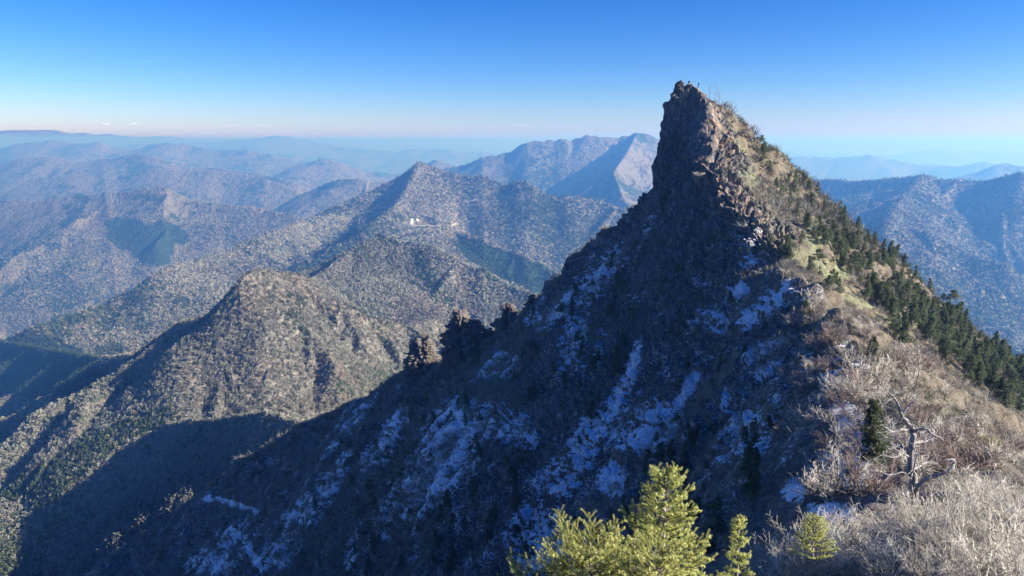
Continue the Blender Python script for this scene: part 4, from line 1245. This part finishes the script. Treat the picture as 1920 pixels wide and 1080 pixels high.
snag(1331, 178, 155, 'left of the three thin dead trunks standing against the sky near the summit', 4, g2, d=208, r=.07)
snag(1342, 188, 153, 'tallest of the three thin dead trunks standing against the sky near the summit', 5, g2, d=208, r=.09)
snag(1348, 192, 161, 'right of the three thin dead trunks standing against the sky near the summit', 6, g2, d=208, r=.07)
g3 = 'dead trunks on the sunlit slope'
snag(1714, 745, 650, 'tall straight grey dead trunk above the white dead tree', 7, g3, r=.07)
snag(1640, 545, 505, 'leaning dead trunk amid the dwarf bamboo', 8, g3, r=.12)
snag(1632, 700, 630, 'dark bare pole trunk on the sunny ridge flank', 9, g3, r=.08)
snag(1578, 625, 570, 'forked bare trunk above the tan rock slab', 10, g3, r=.09)
snag(1333, 985, 880, 'thin grey dead trunk behind the bright foreground fir', 12, g3, r=.05)

# ------------------------------------------------------------------ rocks of their own
def rock_mat():
    n = NT("volcanic_rock")
    a = n.noise(.5, 4, .65); b = n.noise(2.5, 4, .7)
    c = n.mix(n.ramp(b, .35, .65), (.04, .04, .042), (.20, .18, .16)); c = n.mix(n.ramp(a, .56, .7), c, (.30, .21, .14))
    n.color(c); n.bump(b, .8, .3); return n.m
M_ROCK = rock_mat()
def rock_obj(name, cx, cy, cz, rx, ry, h, label, seed, power=2.2, sub=5, skirt=.55, group=None, amp=1.0):
    """an upright crag: a column that narrows to a rough head, faces broken into blocks"""
    nu, nv = 90, 80
    th = np.linspace(0, 2 * math.pi, nu, endpoint=False); t = np.linspace(0, 1, nv)
    TH, T = np.meshgrid(th, t)
    prof = (1 - T ** power) ** .5 * (1 + skirt * (1 - T) ** 2)
    x = np.cos(TH) * prof * rx; y = np.sin(TH) * prof * ry; z = T * h
    s = seed * 13.7
    bl, be = worley3(x / (h * .13) + s, y / (h * .13), z / (h * .2)); b2, e2 = worley3(x / (h * .05) + s, y / (h * .05), z / (h * .08))
    b4, e4 = worley3(x / (h * .17) + s, y / (h * .17), z / (h * .9)); D = (h * .09 * bl + h * .04 * b2 + h * .08 * b4 - h * .06 * sstep(.2, 0, e4) + h * .05 * fbm3(x / (h * .35) + s, y / (h * .35), z / (h * .5), 3) - h * .05 * sstep(.2, 0, be)) * amp
    rr = np.hypot(x, y) + 1e-6
    x = x + x / rr * D * np.minimum(1, prof * 3); y = y + y / rr * D * np.minimum(1, prof * 3); z = z + D * .5 * T ** 3
    V = np.stack([x, y, z], -1).reshape(-1, 3)
    i = np.arange(nu * nv).reshape(nv, nu); j = np.roll(i, -1, 1)
    Q = np.stack([i[:-1], j[:-1], j[1:], i[1:]], -1).reshape(-1, 4)
    o = mesh_obj(name, V, Q, M_ROCK, smooth=False); o.location = (cx, cy, cz)
    return tag(o, label, 'rock', group)
def crag(px, pytop, pyfoot, d, wpx, label, seed, **k):
    t = pt(px, pytop, d); f = pt(px, pyfoot, d)
    h = t[2] - f[2]
    return rock_obj("rock_pinnacle", t[0], d, f[2], wpx / 2 / F * d * 1.0, wpx / 2 / F * d * .9, h, label, seed, **k)
gp = 'rock pinnacles on the north ridge'
crag(865, 592, 700, 290, 58, 'tallest blocky rock pinnacle on the shaded north ridge, flat tufted top', 1, power=5, skirt=.5, group=gp)
crag(893, 604, 700, 288, 34, 'narrow rock pinnacle leaning against the right side of the tallest one', 2, power=4, skirt=.7, group=gp)
crag(952, 560, 680, 283, 50, 'pointed dark rock pinnacle highest on the shaded north ridge', 3, power=2.2, skirt=.9, group=gp)
crag(915, 618, 690, 290, 60, 'low saddle-shaped crag between the two large pinnacles', 4, power=3, skirt=.5, group=gp)
crag(792, 630, 700, 316, 54, 'low craggy rock outcrop with tan top left of the pinnacles', 5, power=2.6, skirt=.7, group=gp)
crag(1000, 555, 610, 274, 40, 'rough dark crag where the slope rises right of the pinnacles', 6, power=2.4, skirt=.6, group=gp)
t = pt(1275, 151, 211.5); b_ = pt(1275, 176, 211.5)
rock_obj("boulder", t[0], 211.5, b_[2], 1.45, 1.5, t[2] - b_[2], 'rounded dark boulder capping the left edge of the summit', 7, power=3, skirt=.2, amp=.7)

# ------------------------------------------------------------------ people at the summit
M_CLOTH = simple_mat("dark_clothing", (.02, .025, .035), (.05, .05, .06), 4.0)
M_CLOTH_R = simple_mat("maroon_clothing", (.12, .03, .03), (.18, .05, .045), 4.0)
M_SKIN = simple_mat("skin", (.38, .24, .17), (.45, .29, .21), 4.0)
def skin_body(name, verts, edges, mat, parent=None, sub=1):
    me = bpy.data.meshes.new(name); me.from_pydata([v[0] for v in verts], edges, []); me.materials.append(mat)
    o = bpy.data.objects.new(name, me); scene.collection.objects.link(o)
    m = o.modifiers.new('skin', 'SKIN'); m.use_smooth_shade = True
    for i, v in enumerate(verts):
        me.skin_vertices[0].data[i].radius = (v[1], v[1] * (v[2] if len(v) > 2 else 1))
        me.skin_vertices[0].data[i].use_root = (i == 0)
    if sub: s = o.modifiers.new('sub', 'SUBSURF'); s.levels = sub; s.render_levels = sub
    if parent: o.parent = parent
    return o
def person(loc, rz, label, pose):
    root = empty("person", loc, label, 'person', None, rz)
    if pose == 'stand':
        V = [((0, 0, .95), .15, .8), ((0, 0, 1.2), .155, .75), ((0, .01, 1.42), .15, .65), ((0, .02, 1.52), .06), ((0, .03, 1.66), .10), ((0, .03, 1.76), .06),
             ((.10, 0, .88), .10), ((.12, .02, .48), .07), ((.13, -.02, .08), .05), ((.13, .12, .03), .04), ((-.10, 0, .88), .10), ((-.12, .06, .48), .07), ((-.13, .10, .08), .05), ((-.13, .24, .03), .04),
             ((.20, 0, 1.40), .065), ((.30, .02, 1.14), .05), ((.26, .2, .95), .04), ((.26, .26, .90), .03), ((-.20, 0, 1.40), .065), ((-.30, .02, 1.14), .05), ((-.26, .2, .95), .04), ((-.26, .26, .90), .03)]
    else:
        V = [((0, 0, .12), .17, .8), ((0, .02, .38), .16, .75), ((0, .05, .60), .15, .65), ((0, .07, .70), .06), ((0, .09, .83), .10), ((0, .09, .93), .06),
             ((.11, .08, .13), .10), ((.16, .46, .34), .07), ((.14, .66, .05), .05), ((.14, .78, .02), .04), ((-.11, .08, .13), .10), ((-.16, .44, .36), .07), ((-.14, .60, .05), .05), ((-.14, .72, .02), .04),
             ((.20, .05, .57), .065), ((.30, .2, .38), .05), ((.18, .4, .42), .04), ((.14, .46, .42), .03), ((-.20, .05, .57), .065), ((-.30, .2, .38), .05), ((-.18, .4, .42), .04), ((-.14, .46, .42), .03)]
    E = [(0, 1), (1, 2), (2, 3), (3, 4), (4, 5), (0, 6), (6, 7), (7, 8), (8, 9), (0, 10), (10, 11), (11, 12), (12, 13), (2, 14), (14, 15), (15, 16), (16, 17), (2, 18), (18, 19), (19, 20), (20, 21)]
    skin_body("body", V, E, M_CLOTH, root)
    hx, hy, hz = V[4][0]
    face = [((hx, hy + .035, hz - .02), .085), ((hx, hy + .05, hz + .03), .08)]
    skin_body("face", face, [(0, 1)], M_SKIN, root)
    hat = [((hx, hy, hz + .06), .115), ((hx, hy, hz + .12), .07)]
    skin_body("hat", hat, [(0, 1)], M_CLOTH_R if pose == 'stand' else M_CLOTH, root)
    bx_, by_, bz_ = V[2][0]
    skin_body("backpack", [((bx_, by_ - .20, bz_ - .32), .13), ((bx_, by_ - .20, bz_ - .05), .14), ((bx_, by_ - .19, bz_ + .06), .09)], [(0, 1), (1, 2)], M_CLOTH_R, root)
a = skyline_spot(1292.5)
person((a[0], a[1], a[2] - .05), 2.6, 'hiker in dark clothes sitting at the very top of the peak against the sky', 'sit')
a = skyline_spot(1309.5)
person((a[0], a[1], a[2] - .1), 1.2, 'hiker in dark clothes standing just below the summit on the right', 'stand')

# ------------------------------------------------------------------ lodge buildings and the road on the far saddle
M_WALL = simple_mat("white_walls", (.70, .70, .68), (.80, .80, .78), .5)
M_ROOF = simple_mat("pale_metal_roof", (.55, .60, .62), (.70, .74, .76), .5, rough=.5, spec=.4)
M_PANE = simple_mat("dark_window", (.02, .025, .03), (.04, .045, .05), .5, rough=.2, spec=.5)
def box_vq(x0, x1, y0, y1, z0, z1):
    v = [(x, y, z) for z in (z0, z1) for y in (y0, y1) for x in (x0, x1)]
    return np.array(v, float), np.array([(0, 2, 3, 1), (4, 5, 7, 6), (0, 1, 5, 4), (2, 6, 7, 3), (0, 4, 6, 2), (1, 3, 7, 5)])
def house(k_, w, dep, h, rz, label):
    x, y, zz = HOUSE_P[k_]
    r = empty("lodge_building", (x, y, zz), label, 'building', 'white lodge buildings on the far saddle', rz)
    mesh_obj("wall", *box_vq(-w / 2, w / 2, -dep / 2, dep / 2, -3, h), M_WALL, r, smooth=False)
    e = 1.0; v = np.array([(-w / 2 - e, -dep / 2 - e, h + .003), (w / 2 + e, -dep / 2 - e, h + .003), (w / 2 + e, dep / 2 + e, h + .003), (-w / 2 - e, dep / 2 + e, h + .003), (-w / 2 - e, 0, h + dep * .26), (w / 2 + e, 0, h + dep * .26)])
    mesh_obj("roof", v, np.array([(0, 1, 5), (0, 5, 4), (3, 4, 5), (3, 5, 2), (0, 4, 3), (1, 2, 5), (0, 3, 2), (0, 2, 1)]), M_ROOF, r, smooth=False)
    n = max(2, int(w / 5))
    for k in range(n):
        cx = -w / 2 + (k + .5) * w / n
        for zz_ in ([1.6, 4.6] if h > 6 else [1.8]):
            mesh_obj("window", *box_vq(cx - .9, cx + .9, -dep / 2 - .06, -dep / 2 + .05, zz_ - .7, zz_ + .7), M_PANE, r, smooth=False)
house(0, 17, 11, 4.6, .1, 'wide white lodge with a pale roof, nearest of the three on the far saddle')
house(1, 13, 9, 4.0, .5, 'small white lodge behind and left on the far saddle')
house(2, 12, 9, 4.4, -.3, 'white gabled lodge on the right of the three on the far saddle')

# ------------------------------------------------------------------ thin clouds far above the horizon
def cloud_mat():
    m = bpy.data.materials.new("thin_cloud"); m.use_nodes = True; t = m.node_tree; t.nodes.clear()
    o = t.nodes.new('ShaderNodeOutputMaterial'); mx = t.nodes.new('ShaderNodeMixShader'); tr = t.nodes.new('ShaderNodeBsdfTransparent'); d = t.nodes.new('ShaderNodeBsdfDiffuse')
    d.inputs[0].default_value = (.85, .87, .9, 1); mx.inputs[0].default_value = .22
    t.links.new(tr.outputs[0], mx.inputs[1]); t.links.new(d.outputs[0], mx.inputs[2]); t.links.new(mx.outputs[0], o.inputs[0]); return m
M_CLOUD = cloud_mat()
bits = []; off = 0; VV = []; QQ = []
crg = random.Random(8)
for px, py, w, h in [(198,233,16,3.2),(251,231.5,6,2.2),(425,236,26,1.3),(470,235.5,30,1.2),(505,235,16,.9),(835,236,45,1.0),(963,235.5,26,1.2),(380,234,18,.8)]:
    for k in range(5):
        cx = px + crg.uniform(-.6, .6) * w; cy = py + crg.uniform(-.25, .25) * h; D_ = 110000 + crg.uniform(-3000, 3000)
        X, Y, Z = pt(cx, cy, D_); rx = w * crg.uniform(.25, .6) / F * D_; rz = h * crg.uniform(.4, .8) / F * D_ * .8
        u = np.linspace(0, 2 * math.pi, 20, endpoint=False); v = np.linspace(.05, math.pi - .05, 9); U, W = np.meshgrid(u, v)
        R_ = 1 + .15 * np.sin(3 * U + k) + .1 * np.cos(5 * U)
        V = np.stack([X + rx * R_ * np.cos(U) * np.sin(W), Y + rx * .6 * R_ * np.sin(U) * np.sin(W), Z + rz * np.cos(W)], -1).reshape(-1, 3)
        i = np.arange(180).reshape(9, 20); j = np.roll(i, -1, 1)
        QQ.append(np.stack([i[:-1], j[:-1], j[1:], i[1:]], -1).reshape(-1, 4) + off); VV.append(V); off += 180
tag(mesh_obj("clouds", np.concatenate(VV), np.concatenate(QQ), M_CLOUD), 'thin white wisps of cloud low above the horizon', 'clouds', kind='stuff')
# ------------------------------------------------------------------ air
HZ = bpy.data.materials.new("haze_air"); HZ.use_nodes = True
ht = HZ.node_tree; ht.nodes.clear()
ho = ht.nodes.new('ShaderNodeOutputMaterial'); hv = ht.nodes.new('ShaderNodeVolumePrincipled')
hv.inputs['Color'].default_value = (0.12, 0.39, 1.0, 1)
hv.inputs['Density'].default_value = 1.75e-4
hv.inputs['Absorption Color'].default_value = (.72, .72, .72, 1)
hv.inputs['Anisotropy'].default_value = 0.25
ht.links.new(hv.outputs[0], ho.inputs['Volume'])
bx0, bx1, by0, by1, bz0, bz1 = -135000, 135000, -400, 131000, -4500, 110
hb = np.array([(x, y, z) for z in (bz0, bz1) for y in (by0, by1) for x in (bx0, bx1)], float)
haze = mesh_obj("haze", hb, np.array([(0, 2, 3, 1), (4, 5, 7, 6), (0, 1, 5, 4), (2, 6, 7, 3), (0, 4, 6, 2), (1, 3, 7, 5)]), HZ, smooth=False)
tag(haze, kind='stuff')
